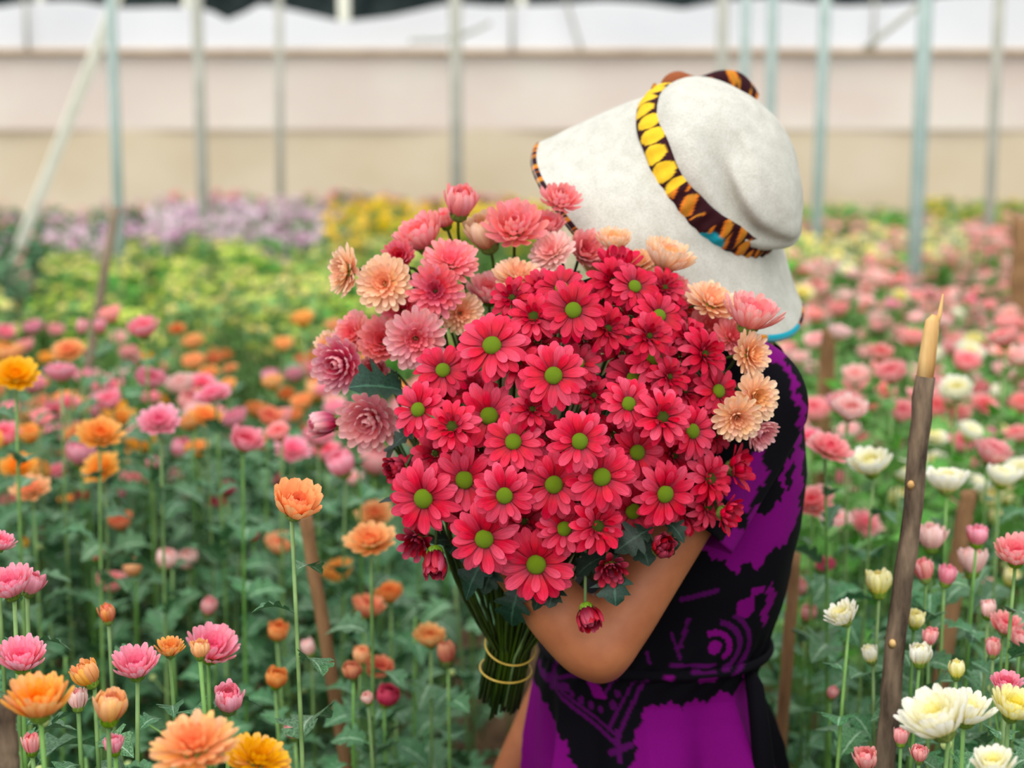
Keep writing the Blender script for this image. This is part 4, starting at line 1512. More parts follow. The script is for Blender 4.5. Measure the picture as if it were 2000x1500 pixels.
GP = 'pink and peach chrysanthemums of the bouquet'
PINKS = [  # px,py,r,mat,form,Y,n,label
    (675, 530, 50, 'peach', 'mum', 1.55, (-.95, -.6, .15), 'peach chrysanthemum turned sideways at the outer edge of the bouquet'),
    (750, 553, 54, 'peach', 'mum', 1.53, (-.2, -1, .25), 'pale peach chrysanthemum facing out beside the sideways peach one'),
    (780, 500, 32, 'rose', 'mumcup', 1.56, (-.1, -.9, .5), 'small deep rose bloom between a peach and a salmon one'),
    (820, 460, 52, 'salmon', 'mumcup', 1.57, (-.5, -.35, .9), 'salmon cup-shaped chrysanthemum at the upper edge of the bouquet'),
    (880, 512, 55, 'salmon', 'mum', 1.54, (.1, -.75, .75), 'salmon chrysanthemum opening upwards above a rose-centred one'),
    (850, 568, 52, 'rose', 'mum', 1.52, (0, -1, .2), 'rose chrysanthemum with a deep pink heart next to the peach blooms'),
    (900, 612, 42, 'peach', 'mum', 1.53, (.3, -1, .1), 'peach chrysanthemum tucked against the red daisies'),
    (898, 405, 32, 'salmon', 'tulip', 1.59, (.15, -.4, 1), 'highest salmon bud on a visible stem in the bouquet'),
    (868, 428, 30, 'salmon', 'mumcup', 1.61, (-.3, -.3, 1), 'salmon bloom just behind the highest bud'),
    (1005, 445, 58, 'salmon', 'incurved', 1.57, (0, -.75, .7), 'full round salmon pompom chrysanthemum near the top of the bouquet'),
    (950, 465, 38, 'peach', 'tulip', 1.58, (-.3, -.4, .9), 'peach half-open bloom beside the round salmon pompom'),
    (1095, 392, 40, 'salmon', 'incurved', 1.60, (.2, -.6, .8), 'salmon pompom chrysanthemum touching the hat brim'),
    (1070, 438, 32, 'salmon', 'mumcup', 1.59, (.1, -.5, .9), 'small salmon cup below the pompom that touches the brim'),
    (1078, 492, 46, 'palepink', 'mum', 1.55, (-.45, -.7, .6), 'pale pink chrysanthemum above the crimson daisies'),
    (955, 568, 44, 'blush', 'mumcup', 1.54, (.0, -.5, .9), 'blush pink cup-shaped chrysanthemum over the red daisies'),
    (1012, 540, 48, 'peach', 'mum', 1.56, (.1, -.5, .9), 'peach chrysanthemum behind the blush pink cup'),
    (1145, 488, 38, 'coral', 'mumcup', 1.57, (.3, -.8, .4), 'coral bloom between the pale pink one and the crimson top'),
    (812, 662, 60, 'blush', 'mum', 1.50, (.05, -1, -.05), 'large pink chrysanthemum with red heart above the outermost red daisies'),
    (745, 665, 44, 'salmon', 'mumcup', 1.54, (-.1, -.9, .3), 'salmon bloom between two pink chrysanthemums'),
    (690, 652, 44, 'coral', 'mum', 1.57, (-.5, -.8, .4), 'coral chrysanthemum above the magenta pompom'),
    (662, 710, 54, 'magenta', 'incurved', 1.53, (-.4, -1, .0), 'magenta pink pompom with pale petal tips'),
    (722, 820, 60, 'blush', 'incurved', 1.51, (-.25, -1, -.15), 'blush pink double chrysanthemum between two dark leaves'),
    (645, 826, 24, 'magenta', 'bud', 1.55, (-1, -.5, 0), 'magenta bud beside the blush double chrysanthemum'),
    (1305, 502, 50, 'peach', 'mumcup', 1.52, (.35, -.3, 1), 'peach bloom against the lower hat brim'),
    (1245, 515, 42, 'peach', 'mum', 1.53, (0, -.5, .9), 'peach chrysanthemum behind the topmost crimson bloom'),
    (1310, 565, 44, 'salmon', 'mum', 1.52, (.3, -.6, .7), 'salmon chrysanthemum under the peach bloom by the brim'),
    (1390, 590, 52, 'peach', 'mum', 1.53, (.3, -.5, .8), 'soft peach chrysanthemum wedged below the hat brim'),
    (1388, 642, 48, 'salmon', 'mum', 1.5, (.3, -.8, .5), 'salmon chrysanthemum bordering the crimson blooms near the shoulder'),
    (1468, 614, 56, 'coral', 'mumcup', 1.49, (.25, -.3, 1), 'coral cup-shaped chrysanthemum between brim and shoulder'),
    (1466, 692, 46, 'peach', 'mum', 1.475, (.8, -.9, .2), 'peach chrysanthemum resting on the shoulder'),
    (1476, 776, 48, 'peach', 'mum', 1.46, (.4, -1, .15), 'peach chrysanthemum on the sleeve, larger of a pair'),
    (1440, 816, 46, 'peach', 'mum', 1.45, (.1, -1, -.2), 'peach chrysanthemum overlapping its pair beside crimson daisies'),
    (1486, 846, 34, 'blush', 'mumcup', 1.47, (.5, -.7, -.5), 'small blush bloom under the peach pair'),
    (785, 606, 42, 'rose', 'mum', 1.57, (-.2, -.9, .3), 'rose bloom half hidden behind the rose-centred chrysanthemum'),
    (640, 672, 28, 'peach', 'mumcup', 1.58, (-.5, -.5, .7), 'small peach bloom behind the magenta pompom'),
    (1430, 660, 40, 'salmon', 'mum', 1.51, (.3, -.7, .5), 'salmon bloom behind the coral cup by the shoulder'),
    (1345, 610, 42, 'coral', 'mum', 1.52, (.2, -.7, .5), 'coral bloom at the back of the bouquet under the brim'),
    (730, 725, 34, 'blush', 'mumcup', 1.56, (-.2, -.9, 0), 'blush bloom behind the largest dark leaf'),
    (1200, 470, 34, 'peach', 'mumcup', 1.54, (0, -.4, 1), 'peach bloom peeping over the crimson top'),
]
for px, py, r, mat, form, Y, n, lab in PINKS:
    bouquet_flower(px, py, r, mat, form, 'chrysanthemum' if form != 'bud' else 'chrysanthemum_bud', lab, GP, n=n, Y=Y, disc=None, grow=1.16, own=3 if form != 'incurved' else 5)

# leaves that show among and under the blooms
bleaf(f_top, (805, 768, 1.50), (672, 762, 1.47), k=2)
bleaf(f_top, (790, 760, 1.51), (748, 735, 1.50), k=2)
bleaf(f_top, (830, 850, 1.50), (730, 895, 1.46), k=0)
bleaf(f_top, (815, 840, 1.50), (770, 852, 1.48), k=1)
bleaf(f_low, (960, 1080, 1.46), (905, 1140, 1.43), k=3)
bleaf(f_low, (975, 1090, 1.46), (940, 1160, 1.44), k=0)
bleaf(f_low, (1020, 1130, 1.47), (985, 1225, 1.46), k=1)
bleaf(f_low, (1090, 1130, 1.43), (1072, 1200, 1.41), k=2)
bleaf(f_low, (1060, 1140, 1.44), (1050, 1185, 1.42), k=1)
bleaf(f_hb, (1200, 1090, 1.43), (1205, 1190, 1.41), k=2)
bleaf(f_hb, (1185, 1085, 1.44), (1120, 1120, 1.43), k=0)
bleaf(f_hb, (1215, 1080, 1.43), (1175, 1150, 1.42), k=3)
bleaf(f_hb, (1160, 1060, 1.44), (1150, 1160, 1.43), k=1)
bleaf(f_b1, (1240, 1040, 1.43), (1275, 1130, 1.41), k=2)
bleaf(f_b1, (1275, 1030, 1.43), (1200, 1075, 1.41), k=0)
bleaf(f_b1, (1285, 1070, 1.42), (1345, 1072, 1.40), k=2)
bleaf(f_b1, (1300, 1025, 1.44), (1340, 1050, 1.42), k=1)
bleaf(f_b1, (1230, 1030, 1.44), (1170, 1085, 1.43), k=3)
bleaf(f_b4, (880, 1060, 1.45), (855, 1048, 1.43), k=1)
bleaf(f_b4, (890, 1065, 1.45), (878, 1085, 1.43), k=2)
bouquet_stems()
for k in range(22):
    root, h, n_, R, _ = HEADS[int(bq_rng.integers(len(HEADS)))]
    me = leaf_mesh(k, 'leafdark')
    V0, F0 = mesh_np(me)
    best = None
    for t in range(14):
        q = h - n_ * (.03 + bq_rng.uniform(0, .04))
        mx = leaf_mx(q - h, bq_rng.uniform(0, 6.28), bq_rng.uniform(-10, 50), .07 - .002 * t)
        c_ = SP.hits(moved(V0, Matrix.Translation(h) @ mx), F0, 'stem ' + root.name)
        if best is None or c_ < best[0]:
            best = (c_, mx)
        if c_ == 0:
            break
    o = link('leaf', me, root, mx=best[1])
    SP.add_object('leaf ' + root.name, o)

# yellow elastic bands around the stems
for (tt, sx, tl, lab) in ((.06, .0272, 6, 'yellow elastic band around the stems close under the blooms'), (.46, .0278, -10, 'second yellow elastic band slipped lower on the cut stems')):
    c = BIND.lerp(BEND, tt)
    ax = (BIND - BEND).normalized()
    rot = aim(ax) @ R_('X', tl)
    pts = [c + rot.to_3x3() @ Vector((sx * math.cos(t), sx * 1.0 * math.sin(t), 0)) for t in np.linspace(0, 2 * math.pi, 40)]
    V, F, UV = tube([p - c for p in pts], .0011, 6, False)
    o = link('elastic_band', Geo().add(V, F, UV).mesh('elastic_band', [M['rubber']]), loc=c)
    tag(o, lab, 'band')

# ------------------------------------------------------------------ plants of the beds
COLOUR_WORD = {'pink': 'pink', 'coral': 'coral pink', 'palepink': 'pale pink', 'orange': 'orange', 'apricot': 'apricot', 'amber': 'golden amber', 'rust': 'rust orange',
               'cerise': 'deep cerise', 'white': 'white', 'cream': 'creamy yellow', 'lime': 'lime yellow', 'yellow': 'yellow', 'lilac': 'lilac', 'palelilac': 'pale lilac', 'budgreen': 'green'}
FORM_WORD = {'open': 'a wide-open bloom', 'cup': 'a cupped bloom', 'tulip': 'a half-open narrow bloom', 'bud': 'a closed bud'}
DIAM = {'open': .060, 'cup': .050, 'tulip': .038, 'bud': .025}
used_base = []


def stem_path(head, base, sway):
    mid = head.lerp(base, .35) + Vector((sway, 0, 0))
    return bez(head, head.lerp(mid, .6), mid, base, 8)


def stem_tube(pts, r):
    return tube(pts, [r * .8, r * .85, r * .9, r, r * 1.05, r * 1.1, r * 1.2, r * 1.3], 6)


def put_stem(root, pts, r, mat='stem'):
    """pts in the world; returns them in root's space"""
    o = Vector(root.location)
    loc = [p - o for p in pts]
    V, F, UV = stem_tube(loc, r)
    link('stem', Geo().add(V, F, UV).mesh('stem', [M[mat]]), root)
    SP.add(root.name, V + np.array(o), F)
    return loc


LEAFQ = []
BEDXY = []


def add_leaves(root, pts, n, rng, matname, size=.075, top=.05, step=.05):
    LEAFQ.append((root, pts, n, int(rng.integers(1 << 30)), matname, size, top, step))


def set_leaves():
    """leaf objects along each stem, from the top down; each turns to where it has room"""
    for root, pts, n, seed, matname, size, top, step in LEAFQ:
        rng = np.random.default_rng(seed)
        az = rng.uniform(0, 6.28)
        zt = pts[0].z - top
        off = Matrix.Translation(root.location)
        for k in range(n):
            z = zt - k * step * rng.uniform(.8, 1.2)
            if z < .08:
                break
            q = pts[-1]
            for a, b in zip(pts[:-1], pts[1:]):
                if b.z <= z <= a.z:
                    q = a.lerp(b, (a.z - z) / max(1e-6, a.z - b.z))
                    break
            s = size * rng.uniform(.75, 1.2) * (0.6 + .4 * min(1, k / 3))
            me = leaf_mesh(int(rng.integers(4)), matname)
            V0, F0 = mesh_np(me)
            best = None
            for t in range(13):
                mx = leaf_mx(q, az + (0 if t == 0 else rng.uniform(-3.14, 3.14)), rng.uniform(5, 50) if t < 6 else rng.uniform(-10, 72), s * (1 - .028 * max(0, t - 3)), rng.uniform(-25, 25))
                c = SP.hits(moved(V0, off @ mx), F0, root.name, 40)
                if best is None or c < best[0]:
                    best = (c, mx)
                if c == 0:
                    break
            o = link('leaf', me, root, mx=best[1])
            SP.add_object(root.name, o)
            az += 2.4 + rng.uniform(-.4, .4)


def bud_side(root, pts, rng, k, colour='budgreen', r=.0055):
    """a short side shoot with a small round bud"""
    best = None
    V0, F0 = mesh_np(BUD_ME)
    off = np.array(root.location)
    for t in range(10):
        q = pts[min(len(pts) - 2, 1 + int(rng.integers(2)))]
        a = rng.uniform(0, 6.28)
        tip = q + Vector((math.cos(a) * rng.uniform(.03, .07), math.sin(a) * rng.uniform(.03, .07), rng.uniform(.02, .06)))
        V, F, UV = tube([q, q.lerp(tip, .5) + Vector((0, 0, -.008)), tip], [.0016, .0014, .0012], 5)
        bm = Matrix.Translation(tip) @ Matrix.Scale(r, 4)
        c = SP.hits(V + off, F, root.name) + SP.hits(moved(V0, bm) + off, F0, root.name)
        if best is None or c < best[0]:
            best = (c, V, F, UV, bm)
        if c == 0:
            break
    _, V, F, UV, bm = best
    sh = link('side_shoot', Geo().add(V, F, UV).mesh('side_shoot', [M['stem']]), root)
    SP.add_object(root.name, sh)
    SP.add_object(root.name, link('side_bud', BUD_ME, sh, mx=bm))


BUD_ME = Geo().add(*lathe([(.05, -.9), (.6, -.75), (.95, -.2), (.9, .35), (.5, .8), (.02, .92)], 10)).mesh('side_bud', [M['budgreen']])


def plant(px, py, w, colour, form, bed, hi=False, n=None, Y=None, label=None, group=None, leaves=5, leafmat='leaf', rng=None, shoots=0, sway=None):
    rng = rng or np.random.default_rng(int(px * 131 + py * 17) % 100000)
    if Y is None:
        Y = FPX * DIAM[form] / w * rng.uniform(.95, 1.05)
        zmin = rng.uniform(.80, .87)
        z_ = P(px, py, Y).z
        if z_ < zmin:                       # lower blooms are smaller and stand nearer, at canopy height
            Y *= (CAM_H - zmin) / (CAM_H - z_)
    R = w * (1.0 if hi else 1.12) / FPX * Y / 2
    if n is None:
        n = Vector((rng.uniform(-.35, .35), rng.uniform(-.55, -.05) - (.25 if form == 'open' else 0), 1.0))
    n = Vector(n).normalized()
    off = {'open': .22, 'cup': .5, 'tulip': .75, 'bud': .8}[form] * R
    if hi:
        fm = {'open': 'mum', 'cup': 'mumcup', 'tulip': 'tulip', 'bud': 'bud'}[form]
        S = head_spec(colour, fm, R, n, rng, disc=None, own=2 if fm in ('mum', 'mumcup') else 9)
    else:
        S = [('flower_head', lo_head(form, colour, int(rng.integers(3))), aim(n) @ R_('Z', rng.uniform(0, 360)) @ Matrix.Scale(R, 4))]
    V, F = spec_body(S)
    sr = .0024
    best = None
    for t in range(18):
        Yt = Y * (1 + (0, .012, -.012, .025, -.025, .04, -.04, .055, -.055, .07, .085, -.07, .1, .12, -.085, .14, .16, .18)[t])
        h = P(px, py, Yt) - n * off
        hb = SP.hits(V + np.array(h), F, None, 300)
        for b in range(5):
            base = Vector((h.x + (rng.uniform(-.04, .04) if b else rng.uniform(-.02, .02)), h.y + rng.uniform(-.02, .05), 0))
            pts = stem_path(h - n * R * .3, base, rng.uniform(-.015, .015))
            SV, SF, _ = stem_tube(pts, sr)
            c = hb * 3 + SP.hits(SV, SF, None, 200)
            if best is None or c < best[0]:
                best = (c, h, base, pts)
            if c == hb * 3:
                break
        if best[0] == 0:
            break
    _, h, base, pts = best
    name = {'pink': 'pink_chrysanthemum', 'coral': 'coral_chrysanthemum', 'palepink': 'pale_pink_chrysanthemum', 'white': 'white_chrysanthemum', 'cream': 'cream_chrysanthemum', 'cerise': 'cerise_chrysanthemum',
            'orange': 'orange_chrysanthemum', 'apricot': 'apricot_chrysanthemum', 'amber': 'amber_chrysanthemum', 'rust': 'rust_chrysanthemum'}.get(colour, 'chrysanthemum')
    root = link(name, None, loc=base)
    tag(root, label or f'{COLOUR_WORD[colour]} chrysanthemum with {FORM_WORD[form]} {bed}', 'flower', group or f'{COLOUR_WORD[colour]} chrysanthemums {bed}')
    pts = put_stem(root, pts, sr)
    SP.add(root.name, V + np.array(h), F)
    BEDXY.append((base.x, base.y))
    if hi:
        hd = link('flower_head', None, root, mx=Matrix.Translation(h - base))
        link_spec(S, hd)
    else:
        link('flower_head', S[0][1], root, mx=Matrix.Translation(h - base) @ S[0][2])
    if leaves:
        add_leaves(root, pts, leaves + 3, rng, leafmat, .078 if Y < 2.2 else .095, .05)
    for k in range(shoots):
        bud_side(root, pts, rng, k)
    return root


def parse(s):
    for it in s.replace('\n', ' ').split(';'):
        it = it.strip()
        if it:
            a = it.split(',')
            yield float(a[0]), float(a[1]), float(a[2]), a[3].strip(), a[4].strip()


LB = 'in the pink and orange bed'
RB = 'in the pink and white bed'
# sharp blooms at the near corner of the pink and orange bed: px, py, width, colour, form, Y, axis, label
FRONT = [
    (75, 1365, 150, 'orange', 'cup', 1.10, (.02, -.22, 1), 'big orange cup-shaped chrysanthemum on a thick stem in front of pink ones'),
    (378, 1452, 205, 'apricot', 'open', 1.04, (-.1, -.32, 1), 'largest apricot orange chrysanthemum, wide open beside a golden amber one'),
    (505, 1478, 150, 'amber', 'open', 1.10, (.35, -.35, 1), 'golden amber chrysanthemum touching the largest apricot bloom'),
    (265, 1298, 106, 'pink', 'cup', 1.32, (.02, -.35, 1), 'pink cup-shaped chrysanthemum between two small orange blooms'),
    (168, 1315, 68, 'orange', 'tulip', 1.30, (-.45, -.2, 1), 'small orange half-open chrysanthemum tilted towards the pink cluster'),
    (332, 1265, 66, 'orange', 'cup', 1.36, (.05, -.2, 1), 'small orange chrysanthemum squeezed between two pink blooms'),
    (415, 1262, 118, 'pink', 'cup', 1.42, (.3, -.4, 1), 'wide pink chrysanthemum behind a small peach bud'),
    (390, 1268, 46, 'apricot', 'tulip', 1.26, (0, -.1, 1), 'small peach bud on a straight stem before a wide pink bloom'),
    (215, 1380, 84, 'apricot', 'tulip', 1.18, (.15, -.1, 1), 'half-open apricot chrysanthemum with green bracts and a side bud'),
    (446, 1365, 74, 'pink', 'tulip', 1.30, (.08, -.4, 1), 'half-open bright pink chrysanthemum standing alone above the amber one'),
    (222, 1455, 48, 'pink', 'tulip', 1.22, (-.1, -.15, 1), 'dusky pink narrow bud under the half-open apricot chrysanthemum'),
    (42, 1282, 112, 'pink', 'cup', 1.28, (.1, -.35, 1), 'bright pink many-petalled chrysanthemum behind the big orange cup'),
    (18, 1140, 110, 'pink', 'cup', 1.36, (-.1, -.35, 1), 'wide pink chrysanthemum beside a slim half-open pink twin'),
    (62, 1138, 62, 'pink', 'tulip', 1.40, (.35, -.05, 1), 'slim pink half-open chrysanthemum leaning away from its larger twin'),
    (2, 1058, 66, 'pink', 'cup', 1.42, (.4, -.1, 1), 'pink chrysanthemum just showing its petals above two pink ones'),
    (210, 1200, 40, 'rust', 'bud', 1.48, (-.05, -.12, 1), 'lone rust orange bud standing above the pink cup-shaped bloom'),
    (152, 1368, 42, 'palepink', 'bud', 1.30, (0, 0, 1), 'pale pink bud behind the half-open apricot chrysanthemum'),
    (62, 1455, 44, 'coral', 'bud', 1.24, (0, 0, 1), 'coral bud low under the big orange cup'),
    (4, 1425, 50, 'cerise', 'bud', 1.25, (.2, 0, 1), 'cerise bud low beside the speckled stake'),
]
for px, py, w, c, f, Y, n, lab in FRONT:
    plant(px, py, w, c, f, LB, True, n, Y, lab, 'sharp blooms at the near corner of the bed', 6, shoots=1 if w > 80 else 0)

MIDL = """416,770,75,pink,open;311,822,85,pink,open;572,877,72,pink,open;637,882,58,pink,cup;429,857,50,pink,open;480,861,70,pink,cup;458,819,55,pink,cup;400,835,40,pink,cup;
546,819,55,coral,cup;591,787,45,orange,cup;500,801,45,rust,cup;528,737,35,pink,tulip;294,742,60,pink,cup;353,752,55,palepink,cup;241,728,28,palepink,tulip;184,738,40,palepink,cup;
119,728,60,pink,cup;63,752,50,pink,cup;31,731,90,amber,open;213,782,55,pink,cup;126,780,50,orange,cup;77,791,45,rust,cup;107,805,50,pink,cup;235,817,65,amber,open;196,847,90,orange,open;
157,850,60,orange,cup;105,850,45,pink,cup;35,910,72,orange,open;60,954,80,apricot,open;196,913,80,orange,open;241,896,45,orange,cup;112,878,35,apricot,tulip;145,900,40,palepink,cup;122,934,45,amber,cup;
261,941,58,coral,cup;235,970,22,pink,bud;355,877,42,pink,tulip;280,882,32,rust,cup;297,910,28,pink,bud;322,903,25,apricot,bud;339,931,32,palepink,tulip;252,861,25,pink,bud;425,983,50,cerise,cup;446,955,28,cerise,bud;
353,970,40,coral,cup;556,941,45,cerise,cup;579,982,104,orange,cup;236,1020,50,rust,cup;159,973,32,cerise,tulip;130,980,35,orange,cup;86,1045,26,cerise,bud;45,1063,22,amber,bud;187,1083,25,pink,bud;
325,1092,42,palepink,tulip;366,1093,42,palepink,tulip;259,1110,35,apricot,tulip;217,1139,58,coral,cup;495,1047,23,cerise,bud;546,1064,62,apricot,cup;407,1187,32,coral,bud;
662,1118,64,orange,cup;723,1055,102,apricot,open;733,1003,76,apricot,open;760,1160,56,rust,cup;718,1187,66,rust,cup;840,1245,64,apricot,cup;872,1278,40,rust,bud;742,1307,56,rust,cup;688,1310,38,rust,tulip;706,1280,36,apricot,tulip;
757,1360,46,cerise,tulip;543,1233,42,rust,tulip;540,1325,44,rust,tulip;603,1267,30,palepink,bud;572,1428,32,coral,bud;718,1365,24,palepink,bud;
280,641,60,pink,cup;215,615,50,coral,cup;195,640,26,pink,bud;231,661,35,palepink,cup;252,690,40,coral,cup;133,684,65,orange,open;65,640,38,pink,cup;108,645,35,coral,cup;145,647,28,orange,cup;
10,650,40,pink,cup;49,676,40,coral,cup;165,690,24,cerise,tulip;381,666,36,orange,cup;378,708,45,orange,cup;340,695,34,rust,cup;410,690,32,orange,cup;437,695,30,rust,cup;591,624,45,orange,cup;600,660,30,rust,cup;553,673,40,apricot,cup;
655,640,44,apricot,cup;600,725,45,pink,cup;325,715,30,coral,cup;20,800,45,pink,cup;8,850,60,pink,cup;45,820,40,apricot,cup;330,780,36,amber,cup;370,800,34,amber,cup;20,980,44,coral,cup;640,760,46,pink,cup;655,800,52,pink,cup;
690,935,40,palepink,cup;660,905,46,coral,cup;605,840,40,rust,cup;90,700,34,orange,cup;160,640,26,coral,bud;25,690,50,orange,cup;5,740,44,amber,cup"""
for px, py, w, c, f in parse(MIDL):
    plant(px, py, w, c, f, LB, leaves=5 if py > 850 else 3, leafmat='leaf')

# sharp blooms at the near corner of the pink and white bed
FRONTR = [
    (1828, 1398, 165, 'white', 'cup', 1.14, (-.5, -.12, 1), 'large white chrysanthemum leaning towards the bark stake with long petals'),
    (1890, 1385, 118, 'white', 'cup', 1.20, (.1, -.2, 1), 'white chrysanthemum just behind the large leaning white one'),
    (1982, 1378, 110, 'cream', 'cup', 1.22, (.2, -.3, 1), 'white and yellow chrysanthemum below a pink bloom, apart from the leaning one'),
    (1940, 1490, 100, 'white', 'cup', 1.12, (-.2, -.2, 1), 'white chrysanthemum lowest of the white ones by the bark stake'),
    (1645, 1200, 80, 'white', 'cup', 1.52, (-.55, -.2, 1), 'white chrysanthemum tilted towards the woman on a bare stem'),
    (1716, 1140, 60, 'cream', 'tulip', 1.62, (-.05, 0, 1), 'upright creamy white bud-like bloom touching the bark stake'),
    (1788, 1210, 46, 'cream', 'tulip', 1.56, (.05, -.3, 1), 'creamy yellow half-open bloom peeking out from behind the bark stake'),
    (1797, 1280, 52, 'white', 'tulip', 1.50, (0, -.1, 1), 'small white half-open bloom beside the bark stake'),
    (1700, 1280, 36, 'white', 'bud', 1.56, (-.3, 0, 1), 'thin white bud on the woman\'s side of the bark stake'),
    (1816, 1245, 38, 'coral', 'bud', 1.52, (.1, -.2, 1), 'slim coral bud between two small white blooms'),
    (1690, 1482, 60, 'coral', 'tulip', 1.40, (-.1, -.2, 1), 'coral half-open bloom at the foot of the bark stake'),
    (1796, 1472, 44, 'coral', 'tulip', 1.34, (0, -.1, 1), 'coral cup under the large leaning white chrysanthemum'),
    (1760, 1440, 36, 'coral', 'bud', 1.44, (0, 0, 1), 'coral bud between the bark stake and the large white bloom'),
    (1868, 1310, 36, 'cream', 'bud', 1.46, (0, 0, 1), 'small creamy yellow bud above the white blooms'),
    (1805, 1116, 44, 'coral', 'bud', 1.66, (-.2, 0, 1), 'coral bud beside another above a bent green stem'),
    (1850, 1125, 44, 'pink', 'bud', 1.66, (.2, -.1, 1), 'deeper pink bud above a bent green stem'),
    (1908, 1046, 52, 'pink', 'tulip', 1.70, (0, -.1, 1), 'deep pink half-open bloom under the white row'),
    (1820, 1048, 68, 'palepink', 'tulip', 1.75, (0, -.1, 1), 'pale pink half-open bloom beside the bark stake'),
    (1985, 1078, 100, 'coral', 'cup', 1.50, (-.1, -.4, 1), 'large coral pink chrysanthemum above the coral cluster'),
    (1900, 1095, 70, 'palepink', 'tulip', 1.74, (0, 0, 1), 'pale pink bloom below the deep pink half-open one'),
    (1965, 1220, 74, 'coral', 'cup', 1.55, (.1, -.3, 1), 'coral pink cup-shaped chrysanthemum leading a cluster of coral buds'),
    (1992, 1250, 50, 'coral', 'tulip', 1.52, (0, -.1, 1), 'coral narrow bloom just under the cup-shaped leader of the coral cluster'),
    (1940, 1268, 34, 'coral', 'bud', 1.52, (0, 0, 1), 'slim coral bud hanging below the coral cluster'),
    (1965, 1335, 74, 'pink', 'cup', 1.36, (0, -.3, 1), 'pink bloom standing just over the white ones'),
    (1930, 1192, 34, 'palepink', 'bud', 1.58, (0, 0, 1), 'pale bud beside the coral cluster'),
]
for px, py, w, c, f, Y, n, lab in FRONTR:
    plant(px, py, w, c, f, RB, True, n, Y, lab, 'sharp blooms around the bark stake', 5, 'leaf', shoots=1 if w > 90 else 0)

MIDR = """1690,1020,72,coral,open;1630,1018,66,palepink,cup;1585,980,90,coral,open;1600,915,60,pink,open;1612,1105,40,cerise,cup;1545,1135,36,coral,tulip;1578,1200,32,coral,bud;1625,1355,23,coral,bud;1560,1150,30,coral,bud;
1700,905,82,white,cup;1768,922,62,white,cup;1850,938,84,white,cup;1902,946,62,white,cup;1960,930,72,white,cup;1992,918,60,white,cup;1822,902,54,white,cup;1935,975,40,cream,tulip;1970,970,36,cream,tulip;1760,975,44,cream,tulip;
1620,875,95,coral,open;1880,865,56,coral,cup;1938,885,74,coral,cup;1868,762,62,white,cup;1905,772,44,white,cup;1950,768,46,white,cup;1952,842,46,cream,open;1682,858,34,coral,cup;1750,870,30,coral,cup;1712,866,34,coral,cup;
1985,850,56,coral,cup;1800,798,40,palepink,cup;1760,805,60,coral,cup;1680,740,46,coral,cup;1660,800,70,palepink,cup;1740,730,60,coral,cup;1610,775,34,coral,cup;1590,720,40,palepink,cup;1720,690,50,coral,cup;1560,700,44,palepink,cup;
1830,750,40,coral,cup;1880,805,44,coral,cup;1900,740,34,palepink,cup;1860,680,44,coral,cup;1915,680,36,coral,cup;1960,660,60,coral,cup;1990,700,50,palepink,cup;1780,660,50,coral,cup;1640,650,50,palepink,cup;
1545,760,40,coral,cup;1570,830,50,palepink,cup;1845,835,36,cream,tulip;1690,690,36,palepink,cup;1880,1000,26,cerise,bud;1945,1010,30,cream,tulip;1660,960,34,pink,tulip;1640,935,40,pink,cup;1690,1045,30,coral,bud;1780,1000,24,cream,bud;
1900,905,40,coral,cup;1995,790,50,coral,cup;1960,730,40,palepink,cup;1600,830,34,coral,cup;1700,790,40,coral,cup;1860,985,30,coral,bud;1925,1150,36,palepink,bud;1975,1130,34,cream,bud"""
for px, py, w, c, f in parse(MIDR):
    plant(px, py, w, c, f, RB, leaves=5 if py > 850 else 3, leafmat='leaf' if py > 850 else 'leafbright')

# random rows of the pink bed further back
rng = np.random.default_rng(21)
TOP = 1.03
for i in range(230):
    Y = 2.4 * math.exp(rng.uniform(0, 1) * math.log(9.5 / 2.4))
    z = TOP + rng.uniform(-.10, .05)
    x = rng.uniform(.34, .36 * Y + .15)
    px, py = px_of((x, Y, z))
    if px > 2040 or py > 860:
        continue
    wy = 6.6 < Y < 8.4
    colr = rng.choice(['white', 'cream', 'coral', 'palepink'], p=[.45, .15, .2, .2]) if (wy and rng.random() < .8) else rng.choice(['coral', 'palepink', 'pink', 'white', 'cream'], p=[.5, .32, .06, .07, .05])
    plant(px, py, FPX * .056 / Y * rng.uniform(.75, 1.15), str(colr), 'cup' if rng.random() < .75 else 'open', RB, Y=Y, leaves=3, leafmat='leafbright', rng=rng)

rng = np.random.default_rng(22)
for i in range(95):
    Y = 2.0 * math.exp(rng.uniform(0, 1) * math.log(4.0 / 2.0))
    x = rng.uniform(-.36 * Y - .05, -.06 * Y)
    px, py = px_of((x, Y, TOP + rng.uniform(-.12, .03)))
    if py > 960:
        continue
    colr = rng.choice(['pink', 'coral', 'palepink', 'orange', 'apricot', 'amber', 'rust'], p=[.3, .16, .1, .2, .1, .06, .08])
    plant(px, py, FPX * .052 / Y * rng.uniform(.7, 1.1), str(colr), str(rng.choice(['cup', 'open', 'tulip'], p=[.6, .2, .2])), LB, Y=Y, leaves=3, rng=rng)

